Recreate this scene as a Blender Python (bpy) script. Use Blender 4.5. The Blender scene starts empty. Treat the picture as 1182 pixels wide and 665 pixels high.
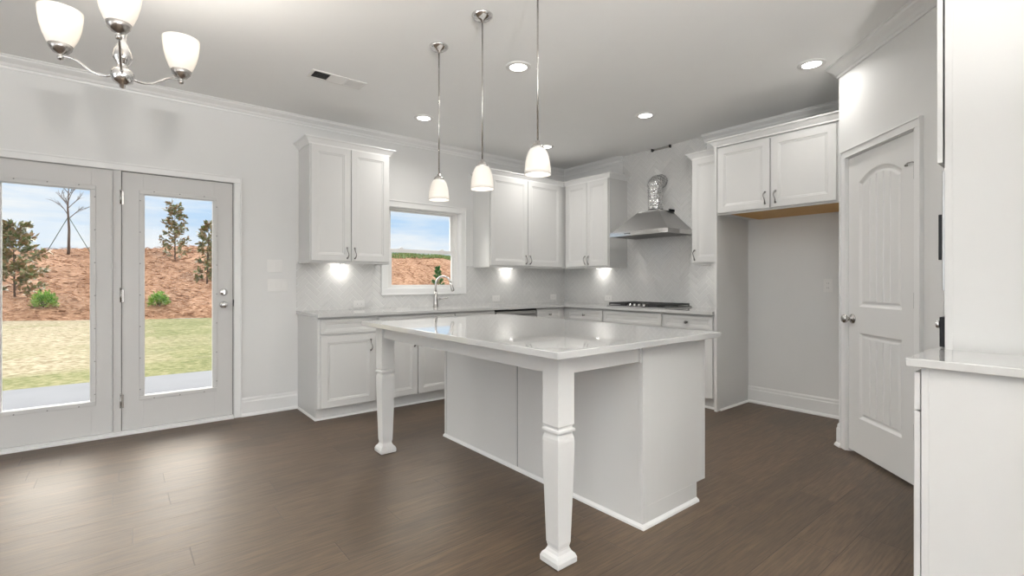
import bpy, bmesh, math, random
from mathutils import Vector, Matrix

PI = math.pi
sc = bpy.context.scene
COL = sc.collection
random.seed(7)

# ------------------------------------------------------------------ key dimensions (metres)
Y1, X2, CZ = 4.82, 4.855, 2.743          # back wall, right wall, ceiling height
WXL, WYR = -3.6, -4.6                    # left wall, rear wall

# ------------------------------------------------------------------ camera
cam_d = bpy.data.cameras.new('camera'); cam = bpy.data.objects.new('camera', cam_d); COL.objects.link(cam)
cam.location = (0, 0, 1.184); cam.rotation_euler = (PI / 2, 0, math.radians(-39.02))
cam_d.sensor_width = 36.0; cam_d.lens = 36.0 * 559.14 / 1182; cam_d.shift_y = -6.5 / 1182
cam_d.clip_start = 0.02; cam_d.clip_end = 500
sc.camera = cam

# ------------------------------------------------------------------ exposure
sc.view_settings.view_transform = 'Standard'; sc.view_settings.look = 'None'
sc.view_settings.gamma = 1.0; sc.view_settings.use_curve_mapping = False
sc.view_settings.exposure = 0.36
SKY, SKY_BOOST = 0.80, 9.5
SUN, WIN, CAN, CHAN, PEND, PUCK = 1.4, 1.0, 1.0, 1.0, 1.0, 1.0
WIN_W = 27 * WIN
UPLIGHT_W = 300
CAN_W = 5.0 * CAN
CHAN_W = 24 * CHAN
PEND_W = 0.22 * PEND
PUCK_W = 0.55 * PUCK

# ------------------------------------------------------------------ sky
w = bpy.data.worlds.new('sky'); sc.world = w; w.use_nodes = True
nt = w.node_tree; nt.nodes.clear()
def N(nt, t, **k):
    n = nt.nodes.new(t)
    for a, b in k.items():
        if a == 'inp':
            for i, v in b.items(): n.inputs[i].default_value = v
        else: setattr(n, a, b)
    return n
def L(nt, a, b): nt.links.new(a, b)
tc = N(nt, 'ShaderNodeTexCoord'); sep = N(nt, 'ShaderNodeSeparateXYZ'); L(nt, tc.outputs['Generated'], sep.inputs[0])
cr = N(nt, 'ShaderNodeValToRGB'); e = cr.color_ramp.elements
e[0].position = 0.0; e[0].color = (0.78, 0.87, 0.97, 1); e[1].position = 0.38; e[1].color = (0.20, 0.45, 0.88, 1)
m_ = e.new(0.14); m_.color = (0.50, 0.71, 0.97, 1)
L(nt, sep.outputs['Z'], cr.inputs[0])
mp = N(nt, 'ShaderNodeMapping', inp={'Scale': (1.3, 1.3, 9.0)}); L(nt, tc.outputs['Generated'], mp.inputs[0])
nz = N(nt, 'ShaderNodeTexNoise', inp={'Scale': 2.6, 'Detail': 7.0, 'Roughness': 0.58}); L(nt, mp.outputs[0], nz.inputs['Vector'])
cl = N(nt, 'ShaderNodeValToRGB'); cl.color_ramp.elements[0].position = 0.42; cl.color_ramp.elements[1].position = 0.66
L(nt, nz.outputs[0], cl.inputs[0])
mx = N(nt, 'ShaderNodeMixRGB', inp={2: (0.93, 0.95, 0.98, 1)}); L(nt, cl.outputs[0], mx.inputs[0]); L(nt, cr.outputs[0], mx.inputs[1])
# bright band added to the unseen upper sky, to lay sheen on the floor
def mrange(v, a, b, c, d):
    n = N(nt, 'ShaderNodeMapRange', interpolation_type='SMOOTHSTEP', inp={'From Min': a, 'From Max': b, 'To Min': c, 'To Max': d}); L(nt, v, n.inputs[0]); return n.outputs[0]
def mul(a, b):
    n = N(nt, 'ShaderNodeMath', operation='MULTIPLY'); L(nt, a, n.inputs[0]); L(nt, b, n.inputs[1]); return n.outputs[0]
boost_band = mul(mul(mrange(sep.outputs['Z'], 0.21, 0.32, 0.0, 1.0), mrange(sep.outputs['Z'], 0.60, 0.80, 1.0, 0.0)), mrange(sep.outputs['Y'], 0.15, 0.45, 0.0, 1.0))
mw_ = N(nt, 'ShaderNodeMixRGB', inp={2: (1.0, 0.95, 0.88, 1)}); L(nt, boost_band, mw_.inputs[0]); L(nt, mx.outputs[0], mw_.inputs[1])
hi = N(nt, 'ShaderNodeMapRange', inp={'To Min': SKY, 'To Max': SKY_BOOST}); L(nt, boost_band, hi.inputs[0])
bg = N(nt, 'ShaderNodeBackground'); L(nt, mw_.outputs[0], bg.inputs[0]); L(nt, hi.outputs[0], bg.inputs[1])
ow = N(nt, 'ShaderNodeOutputWorld'); L(nt, bg.outputs[0], ow.inputs[0])

# ------------------------------------------------------------------ sun (behind the house: the patio lies in the house's shade)
sd = bpy.data.lights.new('sun', 'SUN'); sd.energy = SUN; sd.angle = math.radians(1.5); sd.color = (1, 0.95, 0.88)
so = bpy.data.objects.new('sun', sd); COL.objects.link(so)
so.rotation_euler = Vector((-0.35, 0.85, -1.15)).to_track_quat('-Z', 'Y').to_euler()

# ------------------------------------------------------------------ added fill lamps at the unseen windows behind the camera
def area(name, loc, direction, sx, sy, watts, color=(1, 1, 1), shape='RECTANGLE', parent=None, spread=PI):
    d = bpy.data.lights.new(name, 'AREA'); d.shape = shape; d.size = sx; d.size_y = sy; d.energy = watts; d.color = color; d.spread = spread
    o = bpy.data.objects.new(name, d); COL.objects.link(o); o.location = loc
    o.rotation_euler = Vector(direction).to_track_quat('-Z', 'Z').to_euler()
    if parent: o.parent = parent
    return o
area('window_fill_lamp', (WXL + 0.02, 1.7, 1.55), (1, 0, 0), 2.6, 1.9, WIN_W * 0.8, (0.97, 0.985, 1))
area('window_fill_lamp', (WXL + 0.02, -2.2, 1.55), (1, 0, 0), 2.6, 1.9, WIN_W, (0.97, 0.985, 1))
area('window_fill_lamp', (-1.9, WYR + 0.02, 1.55), (0, 1, 0), 2.6, 1.9, WIN_W * 1.2, (0.97, 0.985, 1))
area('window_fill_lamp', (1.9, WYR + 0.02, 1.55), (0, 1, 0), 2.6, 1.9, WIN_W * 1.2, (0.97, 0.985, 1))

# ================================================================== materials
def mat(name, color, rough=0.5, metal=0.0, spec=0.5, bump=None, emis=None, coat=0.0, var=0.0, vscale=6.0, coord='Object'):
    m = bpy.data.materials.new(name); m.use_nodes = True; t = m.node_tree; b = t.nodes['Principled BSDF']
    c4 = (*color, 1)
    b.inputs['Base Color'].default_value = c4; b.inputs['Roughness'].default_value = rough; b.inputs['Metallic'].default_value = metal
    b.inputs['Specular IOR Level'].default_value = spec; b.inputs['Coat Weight'].default_value = coat
    tcn = N(t, 'ShaderNodeTexCoord')
    nn = N(t, 'ShaderNodeTexNoise', inp={'Scale': vscale, 'Detail': 4.0}); L(t, tcn.outputs[coord], nn.inputs['Vector'])
    mr = N(t, 'ShaderNodeMapRange', inp={'To Min': 1 - var, 'To Max': 1 + var}); L(t, nn.outputs[0], mr.inputs[0])
    mm = N(t, 'ShaderNodeVectorMath', operation='SCALE'); mm.inputs[0].default_value = color; L(t, mr.outputs[0], mm.inputs['Scale'])
    L(t, mm.outputs[0], b.inputs['Base Color'])
    if bump:
        n2 = N(t, 'ShaderNodeTexNoise', inp={'Scale': bump[0], 'Detail': 3.0}); L(t, tcn.outputs[coord], n2.inputs['Vector'])
        bn = N(t, 'ShaderNodeBump', inp={'Strength': bump[1], 'Distance': bump[2]}); L(t, n2.outputs[0], bn.inputs['Height'])
        L(t, bn.outputs[0], b.inputs['Normal'])
    if emis:
        b.inputs['Emission Color'].default_value = (*emis[0], 1); b.inputs['Emission Strength'].default_value = emis[1]
    return m

M = {}
M['wall'] = mat('wall_paint', (0.745, 0.742, 0.728), 0.6, spec=0.3, bump=(220, 0.12, 0.001), var=0.01)
M['ceiling'] = mat('ceiling_paint', (0.90, 0.90, 0.888), 0.8, spec=0.2, bump=(180, 0.15, 0.001), var=0.01)
M['trim'] = mat('trim_paint', (0.80, 0.797, 0.785), 0.32, spec=0.45, var=0.005)
M['cab'] = mat('cabinet_paint', (0.655, 0.65, 0.635), 0.34, spec=0.45, bump=(300, 0.03, 0.0005), var=0.006)
M['door'] = mat('door_paint', (0.74, 0.735, 0.72), 0.38, spec=0.45, bump=(260, 0.05, 0.0005), var=0.006)
M['patio'] = mat('patio_door_paint', (0.60, 0.59, 0.575), 0.42, spec=0.4, var=0.006)
M['nickel'] = mat('satin_nickel', (0.50, 0.48, 0.46), 0.26, 1.0, bump=(90, 0.05, 0.0005))
M['chrome'] = mat('polished_nickel', (0.72, 0.71, 0.70), 0.12, 1.0, bump=(40, 0.04, 0.0005))
M['pull'] = mat('pull_metal', (0.30, 0.29, 0.28), 0.28, 1.0, bump=(200, 0.05, 0.0005))
M['dark'] = mat('dark_gap', (0.03, 0.03, 0.03), 0.6, var=0.1)
M['black'] = mat('black_iron', (0.015, 0.015, 0.015), 0.42, bump=(300, 0.2, 0.0008))
M['blackgl'] = mat('black_glass', (0.006, 0.006, 0.007), 0.30, spec=0.25)
M['plastic'] = mat('white_plastic', (0.80, 0.79, 0.77), 0.35, var=0.005)
M['slot'] = mat('socket_slot', (0.10, 0.10, 0.10), 0.6, var=0.05)
M['rubber'] = mat('screw_plug_plastic', (0.25, 0.245, 0.24), 0.6, var=0.05)
M['concrete'] = mat('patio_concrete', (0.165, 0.165, 0.172), 0.85, bump=(60, 0.3, 0.003), var=0.12, vscale=2.5)
M['siding'] = mat('siding_paint', (0.65, 0.65, 0.63), 0.7, var=0.03)
M['bark'] = mat('bark', (0.16, 0.12, 0.09), 0.9, bump=(60, 0.6, 0.01), var=0.3, vscale=20)
M['strap'] = mat('tree_strap', (0.10, 0.14, 0.10), 0.7, var=0.1)

def quartz():
    m = mat('quartz', (0.54, 0.537, 0.525), 0.045, spec=0.85, coat=0.5, var=0.02, vscale=14.0); return m
M['quartz'] = quartz()

def steel():
    m = bpy.data.materials.new('brushed_steel'); m.use_nodes = True; t = m.node_tree; b = t.nodes['Principled BSDF']
    b.inputs['Metallic'].default_value = 1; b.inputs['Base Color'].default_value = (0.42, 0.415, 0.41, 1)
    tcn = N(t, 'ShaderNodeTexCoord'); mp = N(t, 'ShaderNodeMapping', inp={'Scale': (4, 4, 400)}); L(t, tcn.outputs['Object'], mp.inputs[0])
    nn = N(t, 'ShaderNodeTexNoise', inp={'Scale': 1.0, 'Detail': 3.0}); L(t, mp.outputs[0], nn.inputs['Vector'])
    mr = N(t, 'ShaderNodeMapRange', inp={'To Min': 0.22, 'To Max': 0.42}); L(t, nn.outputs[0], mr.inputs[0]); L(t, mr.outputs[0], b.inputs['Roughness'])
    return m
M['steel'] = steel()

def foil():
    m = bpy.data.materials.new('duct_foil'); m.use_nodes = True; t = m.node_tree; b = t.nodes['Principled BSDF']
    b.inputs['Metallic'].default_value = 1; b.inputs['Base Color'].default_value = (0.75, 0.75, 0.75, 1); b.inputs['Roughness'].default_value = 0.22
    tcn = N(t, 'ShaderNodeTexCoord'); v = N(t, 'ShaderNodeTexVoronoi', inp={'Scale': 38.0}); L(t, tcn.outputs['Object'], v.inputs['Vector'])
    bn = N(t, 'ShaderNodeBump', inp={'Strength': 0.9, 'Distance': 0.012}); L(t, v.outputs['Distance'], bn.inputs['Height']); L(t, bn.outputs[0], b.inputs['Normal'])
    return m
M['foil'] = foil()

def plywood():
    m = bpy.data.materials.new('raw_plywood'); m.use_nodes = True; t = m.node_tree; b = t.nodes['Principled BSDF']
    b.inputs['Roughness'].default_value = 0.6
    tcn = N(t, 'ShaderNodeTexCoord'); mp = N(t, 'ShaderNodeMapping', inp={'Scale': (2, 30, 30)}); L(t, tcn.outputs['Object'], mp.inputs[0])
    nn = N(t, 'ShaderNodeTexNoise', inp={'Scale': 2.0, 'Detail': 5.0, 'Distortion': 0.6}); L(t, mp.outputs[0], nn.inputs['Vector'])
    r = N(t, 'ShaderNodeValToRGB'); r.color_ramp.elements[0].color = (0.50, 0.27, 0.075, 1); r.color_ramp.elements[1].color = (0.68, 0.42, 0.15, 1)
    L(t, nn.outputs[0], r.inputs[0]); L(t, r.outputs[0], b.inputs['Base Color']); return m
M['ply'] = plywood()

def glass():
    m = bpy.data.materials.new('window_glass'); m.use_nodes = True; t = m.node_tree; t.nodes.clear()
    o = N(t, 'ShaderNodeOutputMaterial'); tr = N(t, 'ShaderNodeBsdfTransparent', inp={0: (0.97, 0.98, 0.975, 1)})
    g = N(t, 'ShaderNodeBsdfGlossy', inp={1: 0.0}); f = N(t, 'ShaderNodeFresnel', inp={0: 1.14}); mxx = N(t, 'ShaderNodeMixShader')
    L(t, f.outputs[0], mxx.inputs[0]); L(t, tr.outputs[0], mxx.inputs[1]); L(t, g.outputs[0], mxx.inputs[2]); L(t, mxx.outputs[0], o.inputs[0]); return m
M['glass'] = glass()

def shade_glass(name, strength, col=(1, 0.93, 0.84)):
    m = bpy.data.materials.new(name); m.use_nodes = True; t = m.node_tree; b = t.nodes['Principled BSDF']
    b.inputs['Base Color'].default_value = (0.86, 0.84, 0.81, 1); b.inputs['Roughness'].default_value = 0.25
    b.inputs['Emission Strength'].default_value = strength
    tcn = N(t, 'ShaderNodeTexCoord'); nn = N(t, 'ShaderNodeTexNoise', inp={'Scale': 22.0, 'Detail': 4.0, 'Distortion': 1.2}); L(t, tcn.outputs['Object'], nn.inputs['Vector'])
    r = N(t, 'ShaderNodeMixRGB', inp={1: (*col, 1), 2: (1, 0.97, 0.93, 1)}); L(t, nn.outputs[0], r.inputs[0])
    L(t, r.outputs[0], b.inputs['Emission Color'])
    o = t.nodes['Material Output']; tl = N(t, 'ShaderNodeBsdfTranslucent', inp={0: (0.95, 0.90, 0.83, 1)}); ms = N(t, 'ShaderNodeMixShader', inp={0: 0.22})
    L(t, b.outputs[0], ms.inputs[1]); L(t, tl.outputs[0], ms.inputs[2]); L(t, ms.outputs[0], o.inputs[0]); return m
M['shade'] = shade_glass('pendant_frosted_glass', 0.10)
M['shade_c'] = shade_glass('chandelier_frosted_glass', 0.12, (1, 0.90, 0.76))
def emit(name, col, s):
    m = bpy.data.materials.new(name); m.use_nodes = True; t = m.node_tree; t.nodes.clear()
    o = N(t, 'ShaderNodeOutputMaterial'); g = N(t, 'ShaderNodeEmission', inp={0: (*col, 1), 1: s}); L(t, g.outputs[0], o.inputs[0]); return m
M['led'] = emit('led_lens', (1, 0.98, 0.95), 6.0)
M['bulb'] = emit('lit_bulb', (1, 0.93, 0.82), 3.0)

def math_n(t, op, a, b=None):
    n = N(t, 'ShaderNodeMath', operation=op)
    for i, v in enumerate((a, b)):
        if v is None: continue
        if isinstance(v, (int, float)): n.inputs[i].default_value = v
        else: L(t, v, n.inputs[i])
    return n.outputs[0]

def wood_floor():
    m = bpy.data.materials.new('dark_oak_planks'); m.use_nodes = True; t = m.node_tree; b = t.nodes['Principled BSDF']
    tcn = N(t, 'ShaderNodeTexCoord'); s = N(t, 'ShaderNodeSeparateXYZ'); L(t, tcn.outputs['Object'], s.inputs[0])
    X, Y = s.outputs[0], s.outputs[1]; PW, PL = 0.185, 1.22
    yr = math_n(t, 'DIVIDE', Y, PW); row = math_n(t, 'FLOOR', yr)
    wn = N(t, 'ShaderNodeTexWhiteNoise', noise_dimensions='1D'); L(t, row, wn.inputs['W'])
    xr = math_n(t, 'ADD', math_n(t, 'DIVIDE', X, PL), wn.outputs['Value']); idx = math_n(t, 'FLOOR', xr)
    cb = N(t, 'ShaderNodeCombineXYZ'); L(t, row, cb.inputs[0]); L(t, idx, cb.inputs[1])
    w2 = N(t, 'ShaderNodeTexWhiteNoise', noise_dimensions='3D'); L(t, cb.outputs[0], w2.inputs['Vector'])
    # grain coordinates: shifted per plank
    off = N(t, 'ShaderNodeVectorMath', operation='SCALE', inp={'Scale': 40.0}); L(t, w2.outputs['Color'], off.inputs[0])
    ad = N(t, 'ShaderNodeVectorMath', operation='ADD'); L(t, tcn.outputs['Object'], ad.inputs[0]); L(t, off.outputs[0], ad.inputs[1])
    mp = N(t, 'ShaderNodeMapping', inp={'Scale': (1.2, 14.0, 1.0)}); L(t, ad.outputs[0], mp.inputs[0])
    g1 = N(t, 'ShaderNodeTexNoise', inp={'Scale': 1.6, 'Detail': 8.0, 'Roughness': 0.62, 'Distortion': 1.4}); L(t, mp.outputs[0], g1.inputs['Vector'])
    mp2 = N(t, 'ShaderNodeMapping', inp={'Scale': (7.0, 130.0, 1.0)}); L(t, ad.outputs[0], mp2.inputs[0])
    g2 = N(t, 'ShaderNodeTexNoise', inp={'Scale': 1.0, 'Detail': 3.0}); L(t, mp2.outputs[0], g2.inputs['Vector'])
    r = N(t, 'ShaderNodeValToRGB'); el = r.color_ramp.elements
    el[0].position = 0.30; el[0].color = (0.034, 0.021, 0.012, 1); el[1].position = 0.72; el[1].color = (0.092, 0.060, 0.036, 1)
    L(t, g1.outputs[0], r.inputs[0])
    mu = N(t, 'ShaderNodeMapRange', inp={'To Min': 0.80, 'To Max': 1.22}); L(t, w2.outputs['Value'], mu.inputs[0])
    mu2 = N(t, 'ShaderNodeMapRange', inp={'From Min': 0.34, 'From Max': 0.62, 'To Min': 0.66, 'To Max': 1.34}); L(t, g2.outputs[0], mu2.inputs[0])
    sc1 = N(t, 'ShaderNodeVectorMath', operation='SCALE'); L(t, r.outputs[0], sc1.inputs[0]); L(t, math_n(t, 'MULTIPLY', mu.outputs[0], mu2.outputs[0]), sc1.inputs['Scale'])
    # seams
    fy = math_n(t, 'FRACT', yr); ey = math_n(t, 'MULTIPLY', math_n(t, 'MINIMUM', fy, math_n(t, 'SUBTRACT', 1.0, fy)), PW)
    fx = math_n(t, 'FRACT', xr); ex = math_n(t, 'MULTIPLY', math_n(t, 'MINIMUM', fx, math_n(t, 'SUBTRACT', 1.0, fx)), PL)
    ed = math_n(t, 'MINIMUM', ex, ey)
    sm = N(t, 'ShaderNodeMapRange', inp={'From Min': 0.0, 'From Max': 0.003, 'To Min': 0.0, 'To Max': 1.0}); L(t, ed, sm.inputs[0])
    mixs = N(t, 'ShaderNodeMixRGB', inp={1: (0.012, 0.008, 0.006, 1)}); L(t, math_n(t, 'ADD', math_n(t, 'MULTIPLY', sm.outputs[0], 0.85), 0.15), mixs.inputs[0]); L(t, sc1.outputs[0], mixs.inputs[2])
    L(t, mixs.outputs[0], b.inputs['Base Color'])
    rr = N(t, 'ShaderNodeMapRange', inp={'To Min': 0.48, 'To Max': 0.62}); L(t, g1.outputs[0], rr.inputs[0]); L(t, rr.outputs[0], b.inputs['Roughness'])
    b.inputs['Specular IOR Level'].default_value = 1.0; b.inputs['Coat Weight'].default_value = 0.12; b.inputs['Coat Roughness'].default_value = 0.36; b.inputs['Specular Tint'].default_value = (1.0, 0.87, 0.74, 1); b.inputs['Coat Tint'].default_value = (1, 1, 1, 1)
    hh = math_n(t, 'ADD', math_n(t, 'MULTIPLY', sm.outputs[0], 1.0), math_n(t, 'MULTIPLY', g2.outputs[0], 0.5))
    bn = N(t, 'ShaderNodeBump', inp={'Strength': 0.5, 'Distance': 0.002}); L(t, hh, bn.inputs['Height']); L(t, bn.outputs[0], b.inputs['Normal'])
    return m
M['floor'] = wood_floor()

def herring(name, axis):
    """glossy white 1:3 herringbone tile laid at 45 degrees on a wall running along AXIS (0: x, 1: y)"""
    m = bpy.data.materials.new(name); m.use_nodes = True; t = m.node_tree; b = t.nodes['Principled BSDF']
    tcn = N(t, 'ShaderNodeTexCoord'); s = N(t, 'ShaderNodeSeparateXYZ'); L(t, tcn.outputs['Object'], s.inputs[0])
    A = s.outputs[axis]; Z = s.outputs[2]; W = 0.051; n = 3.0; k = 0.70710678 / W
    u = math_n(t, 'MULTIPLY', math_n(t, 'ADD', A, Z), k); v = math_n(t, 'MULTIPLY', math_n(t, 'SUBTRACT', Z, A), k)
    u = math_n(t, 'ADD', u, 300.0); v = math_n(t, 'ADD', v, 300.0)
    i, j = math_n(t, 'FLOOR', u), math_n(t, 'FLOOR', v); fu, fv = math_n(t, 'FRACT', u), math_n(t, 'FRACT', v)
    md = math_n(t, 'FLOORED_MODULO', math_n(t, 'SUBTRACT', i, j), 2 * n)
    isv = math_n(t, 'GREATER_THAN', md, n - 0.5); ish = math_n(t, 'SUBTRACT', 1.0, isv)
    lh = math_n(t, 'ADD', md, fu); lv = math_n(t, 'ADD', math_n(t, 'SUBTRACT', 2 * n - 1, md), fv)
    def sel(a, c): return math_n(t, 'ADD', math_n(t, 'MULTIPLY', a, ish), math_n(t, 'MULTIPLY', c, isv))
    ln = sel(lh, lv); wd = sel(fv, fu)
    e1 = math_n(t, 'MINIMUM', ln, math_n(t, 'SUBTRACT', n, ln)); e2 = math_n(t, 'MINIMUM', wd, math_n(t, 'SUBTRACT', 1.0, wd))
    ed = math_n(t, 'MULTIPLY', math_n(t, 'MINIMUM', e1, e2), W)
    # tile identity
    idx = sel(math_n(t, 'SUBTRACT', i, md), i)
    idy = sel(j, math_n(t, 'SUBTRACT', j, math_n(t, 'SUBTRACT', 2 * n - 1, md)))
    cb = N(t, 'ShaderNodeCombineXYZ'); L(t, idx, cb.inputs[0]); L(t, idy, cb.inputs[1]); L(t, isv, cb.inputs[2])
    wn = N(t, 'ShaderNodeTexWhiteNoise', noise_dimensions='3D'); L(t, cb.outputs[0], wn.inputs['Vector'])
    gm = N(t, 'ShaderNodeMapRange', inp={'From Min': 0.0012, 'From Max': 0.0022}); L(t, ed, gm.inputs[0])
    mc = N(t, 'ShaderNodeMixRGB', inp={1: (0.76, 0.75, 0.73, 1), 2: (0.66, 0.655, 0.64, 1)}); L(t, gm.outputs[0], mc.inputs[0]); L(t, mc.outputs[0], b.inputs['Base Color'])
    rg = N(t, 'ShaderNodeMapRange', inp={'To Min': 0.6, 'To Max': 0.09}); L(t, gm.outputs[0], rg.inputs[0]); L(t, rg.outputs[0], b.inputs['Roughness'])
    hb = N(t, 'ShaderNodeMapRange', inp={'From Min': 0.0006, 'From Max': 0.0055}, interpolation_type='SMOOTHSTEP'); L(t, ed, hb.inputs[0])
    bn = N(t, 'ShaderNodeBump', inp={'Strength': 1.0, 'Distance': 0.0022}); L(t, hb.outputs[0], bn.inputs['Height'])
    # every tile sits a touch out of plane
    jt = N(t, 'ShaderNodeVectorMath', operation='SUBTRACT', inp={1: (0.5, 0.5, 0.5)}); L(t, wn.outputs['Color'], jt.inputs[0])
    js = N(t, 'ShaderNodeVectorMath', operation='SCALE', inp={'Scale': 0.05}); L(t, jt.outputs[0], js.inputs[0])
    ja = N(t, 'ShaderNodeVectorMath', operation='ADD'); L(t, bn.outputs[0], ja.inputs[0]); L(t, js.outputs[0], ja.inputs[1])
    jn = N(t, 'ShaderNodeVectorMath', operation='NORMALIZE'); L(t, ja.outputs[0], jn.inputs[0]); L(t, jn.outputs[0], b.inputs['Normal'])
    b.inputs['Specular IOR Level'].default_value = 0.55
    return m
M['tile_x'] = herring('herringbone_tile', 0); M['tile_y'] = herring('herringbone_tile_side', 1)

def ground_mat(name, c1, c2, c3, scale, stretch=(1, 1, 1), bump=0.5, dist=0.05):
    m = bpy.data.materials.new(name); m.use_nodes = True; t = m.node_tree; b = t.nodes['Principled BSDF']; b.inputs['Roughness'].default_value = 0.95
    b.inputs['Specular IOR Level'].default_value = 0.1
    tcn = N(t, 'ShaderNodeTexCoord'); mp = N(t, 'ShaderNodeMapping', inp={'Scale': stretch}); L(t, tcn.outputs['Object'], mp.inputs[0])
    a = N(t, 'ShaderNodeTexNoise', inp={'Scale': scale, 'Detail': 9.0, 'Roughness': 0.7}); L(t, mp.outputs[0], a.inputs['Vector'])
    big = N(t, 'ShaderNodeTexNoise', inp={'Scale': scale * 0.09, 'Detail': 3.0}); L(t, mp.outputs[0], big.inputs['Vector'])
    r = N(t, 'ShaderNodeValToRGB'); el = r.color_ramp.elements; el[0].position = 0.36; el[0].color = (*c1, 1); el[1].position = 0.66; el[1].color = (*c3, 1)
    q = el.new(0.5); q.color = (*c2, 1)
    L(t, math_n(t, 'ADD', math_n(t, 'MULTIPLY', a.outputs[0], 0.78), math_n(t, 'MULTIPLY', big.outputs[0], 0.22)), r.inputs[0])
    L(t, r.outputs[0], b.inputs['Base Color'])
    bn = N(t, 'ShaderNodeBump', inp={'Strength': bump, 'Distance': dist}); L(t, a.outputs[0], bn.inputs['Height']); L(t, bn.outputs[0], b.inputs['Normal'])
    return m, t, b, r
M['straw'] = ground_mat('pine_straw', (0.17, 0.08, 0.04), (0.42, 0.22, 0.12), (0.72, 0.45, 0.28), 7.0, (1, 1, 1.6), 0.8, 0.08)[0]

def lawn():
    m, t, b, r = ground_mat('sod_lawn', (0.085, 0.10, 0.03), (0.185, 0.19, 0.07), (0.34, 0.29, 0.16), 9.0, (1, 1, 1), 0.5, 0.03)
    tcn = N(t, 'ShaderNodeTexCoord')
    br = N(t, 'ShaderNodeTexBrick', inp={'Scale': 1.0, 'Mortar Size': 0.025, 'Brick Width': 1.7, 'Row Height': 0.62, 'Color1': (0.62, 0, 0, 1), 'Color2': (0, 0, 0, 1), 'Mortar': (0.2, 0, 0, 1)})
    nz = N(t, 'ShaderNodeTexNoise', inp={'Scale': 1.1, 'Detail': 3.0}); L(t, tcn.outputs['Object'], nz.inputs['Vector'])
    dd = N(t, 'ShaderNodeVectorMath', operation='SCALE', inp={'Scale': 0.35}); L(t, nz.outputs['Color'], dd.inputs[0])
    aa = N(t, 'ShaderNodeVectorMath', operation='ADD'); L(t, tcn.outputs['Object'], aa.inputs[0]); L(t, dd.outputs[0], aa.inputs[1]); L(t, aa.outputs[0], br.inputs['Vector'])
    s = N(t, 'ShaderNodeSeparateColor'); L(t, br.outputs['Color'], s.inputs[0])
    s2 = N(t, 'ShaderNodeSeparateXYZ'); L(t, tcn.outputs['Object'], s2.inputs[0])
    side = N(t, 'ShaderNodeMapRange', inp={'From Min': -0.9, 'From Max': 0.9, 'To Min': 0.60, 'To Max': -0.12}); L(t, s2.outputs[0], side.inputs[0])
    near = N(t, 'ShaderNodeMapRange', inp={'From Min': 8.9, 'From Max': 9.7, 'To Min': -0.9, 'To Max': 0.0}); L(t, s2.outputs[1], near.inputs[0])
    fac = math_n(t, 'MAXIMUM', math_n(t, 'MINIMUM', math_n(t, 'ADD', math_n(t, 'MULTIPLY', s.outputs[0], 0.75), math_n(t, 'ADD', side.outputs[0], near.outputs[0])), 0.92), 0.08)
    fine = N(t, 'ShaderNodeTexNoise', inp={'Scale': 12.0, 'Detail': 6.0}); L(t, tcn.outputs['Object'], fine.inputs['Vector'])
    tan = N(t, 'ShaderNodeValToRGB'); tan.color_ramp.elements[0].position = 0.35; tan.color_ramp.elements[0].color = (0.25, 0.19, 0.11, 1); tan.color_ramp.elements[1].position = 0.65; tan.color_ramp.elements[1].color = (0.50, 0.415, 0.28, 1)
    L(t, fine.outputs[0], tan.inputs[0])
    mxx = N(t, 'ShaderNodeMixRGB'); L(t, fac, mxx.inputs[0]); L(t, r.outputs[0], mxx.inputs[1]); L(t, tan.outputs[0], mxx.inputs[2]); L(t, mxx.outputs[0], b.inputs['Base Color'])
    return m
M['lawn'] = lawn()
def leafm(name, a, c):
    m = bpy.data.materials.new(name); m.use_nodes = True; t = m.node_tree; b = t.nodes['Principled BSDF']; b.inputs['Roughness'].default_value = 0.5
    g = N(t, 'ShaderNodeTexCoord'); nn = N(t, 'ShaderNodeTexNoise', inp={'Scale': 9.0, 'Detail': 2.0}); L(t, g.outputs['Object'], nn.inputs['Vector'])
    r = N(t, 'ShaderNodeValToRGB'); r.color_ramp.elements[0].position = 0.4; r.color_ramp.elements[1].position = 0.6
    r.color_ramp.elements[0].color = (*a, 1); r.color_ramp.elements[1].color = (*c, 1)
    L(t, nn.outputs[0], r.inputs[0]); L(t, r.outputs[0], b.inputs['Base Color']); return m
M['magnolia'] = leafm('magnolia_leaf', (0.15, 0.21, 0.065), (0.42, 0.28, 0.15))
M['bush'] = leafm('bush_leaf', (0.12, 0.30, 0.03), (0.34, 0.52, 0.08))
M['pine'] = leafm('conifer_leaf', (0.07, 0.22, 0.07), (0.14, 0.34, 0.10))
M['weed'] = leafm('weed_leaf', (0.14, 0.24, 0.06), (0.34, 0.40, 0.14))

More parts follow.
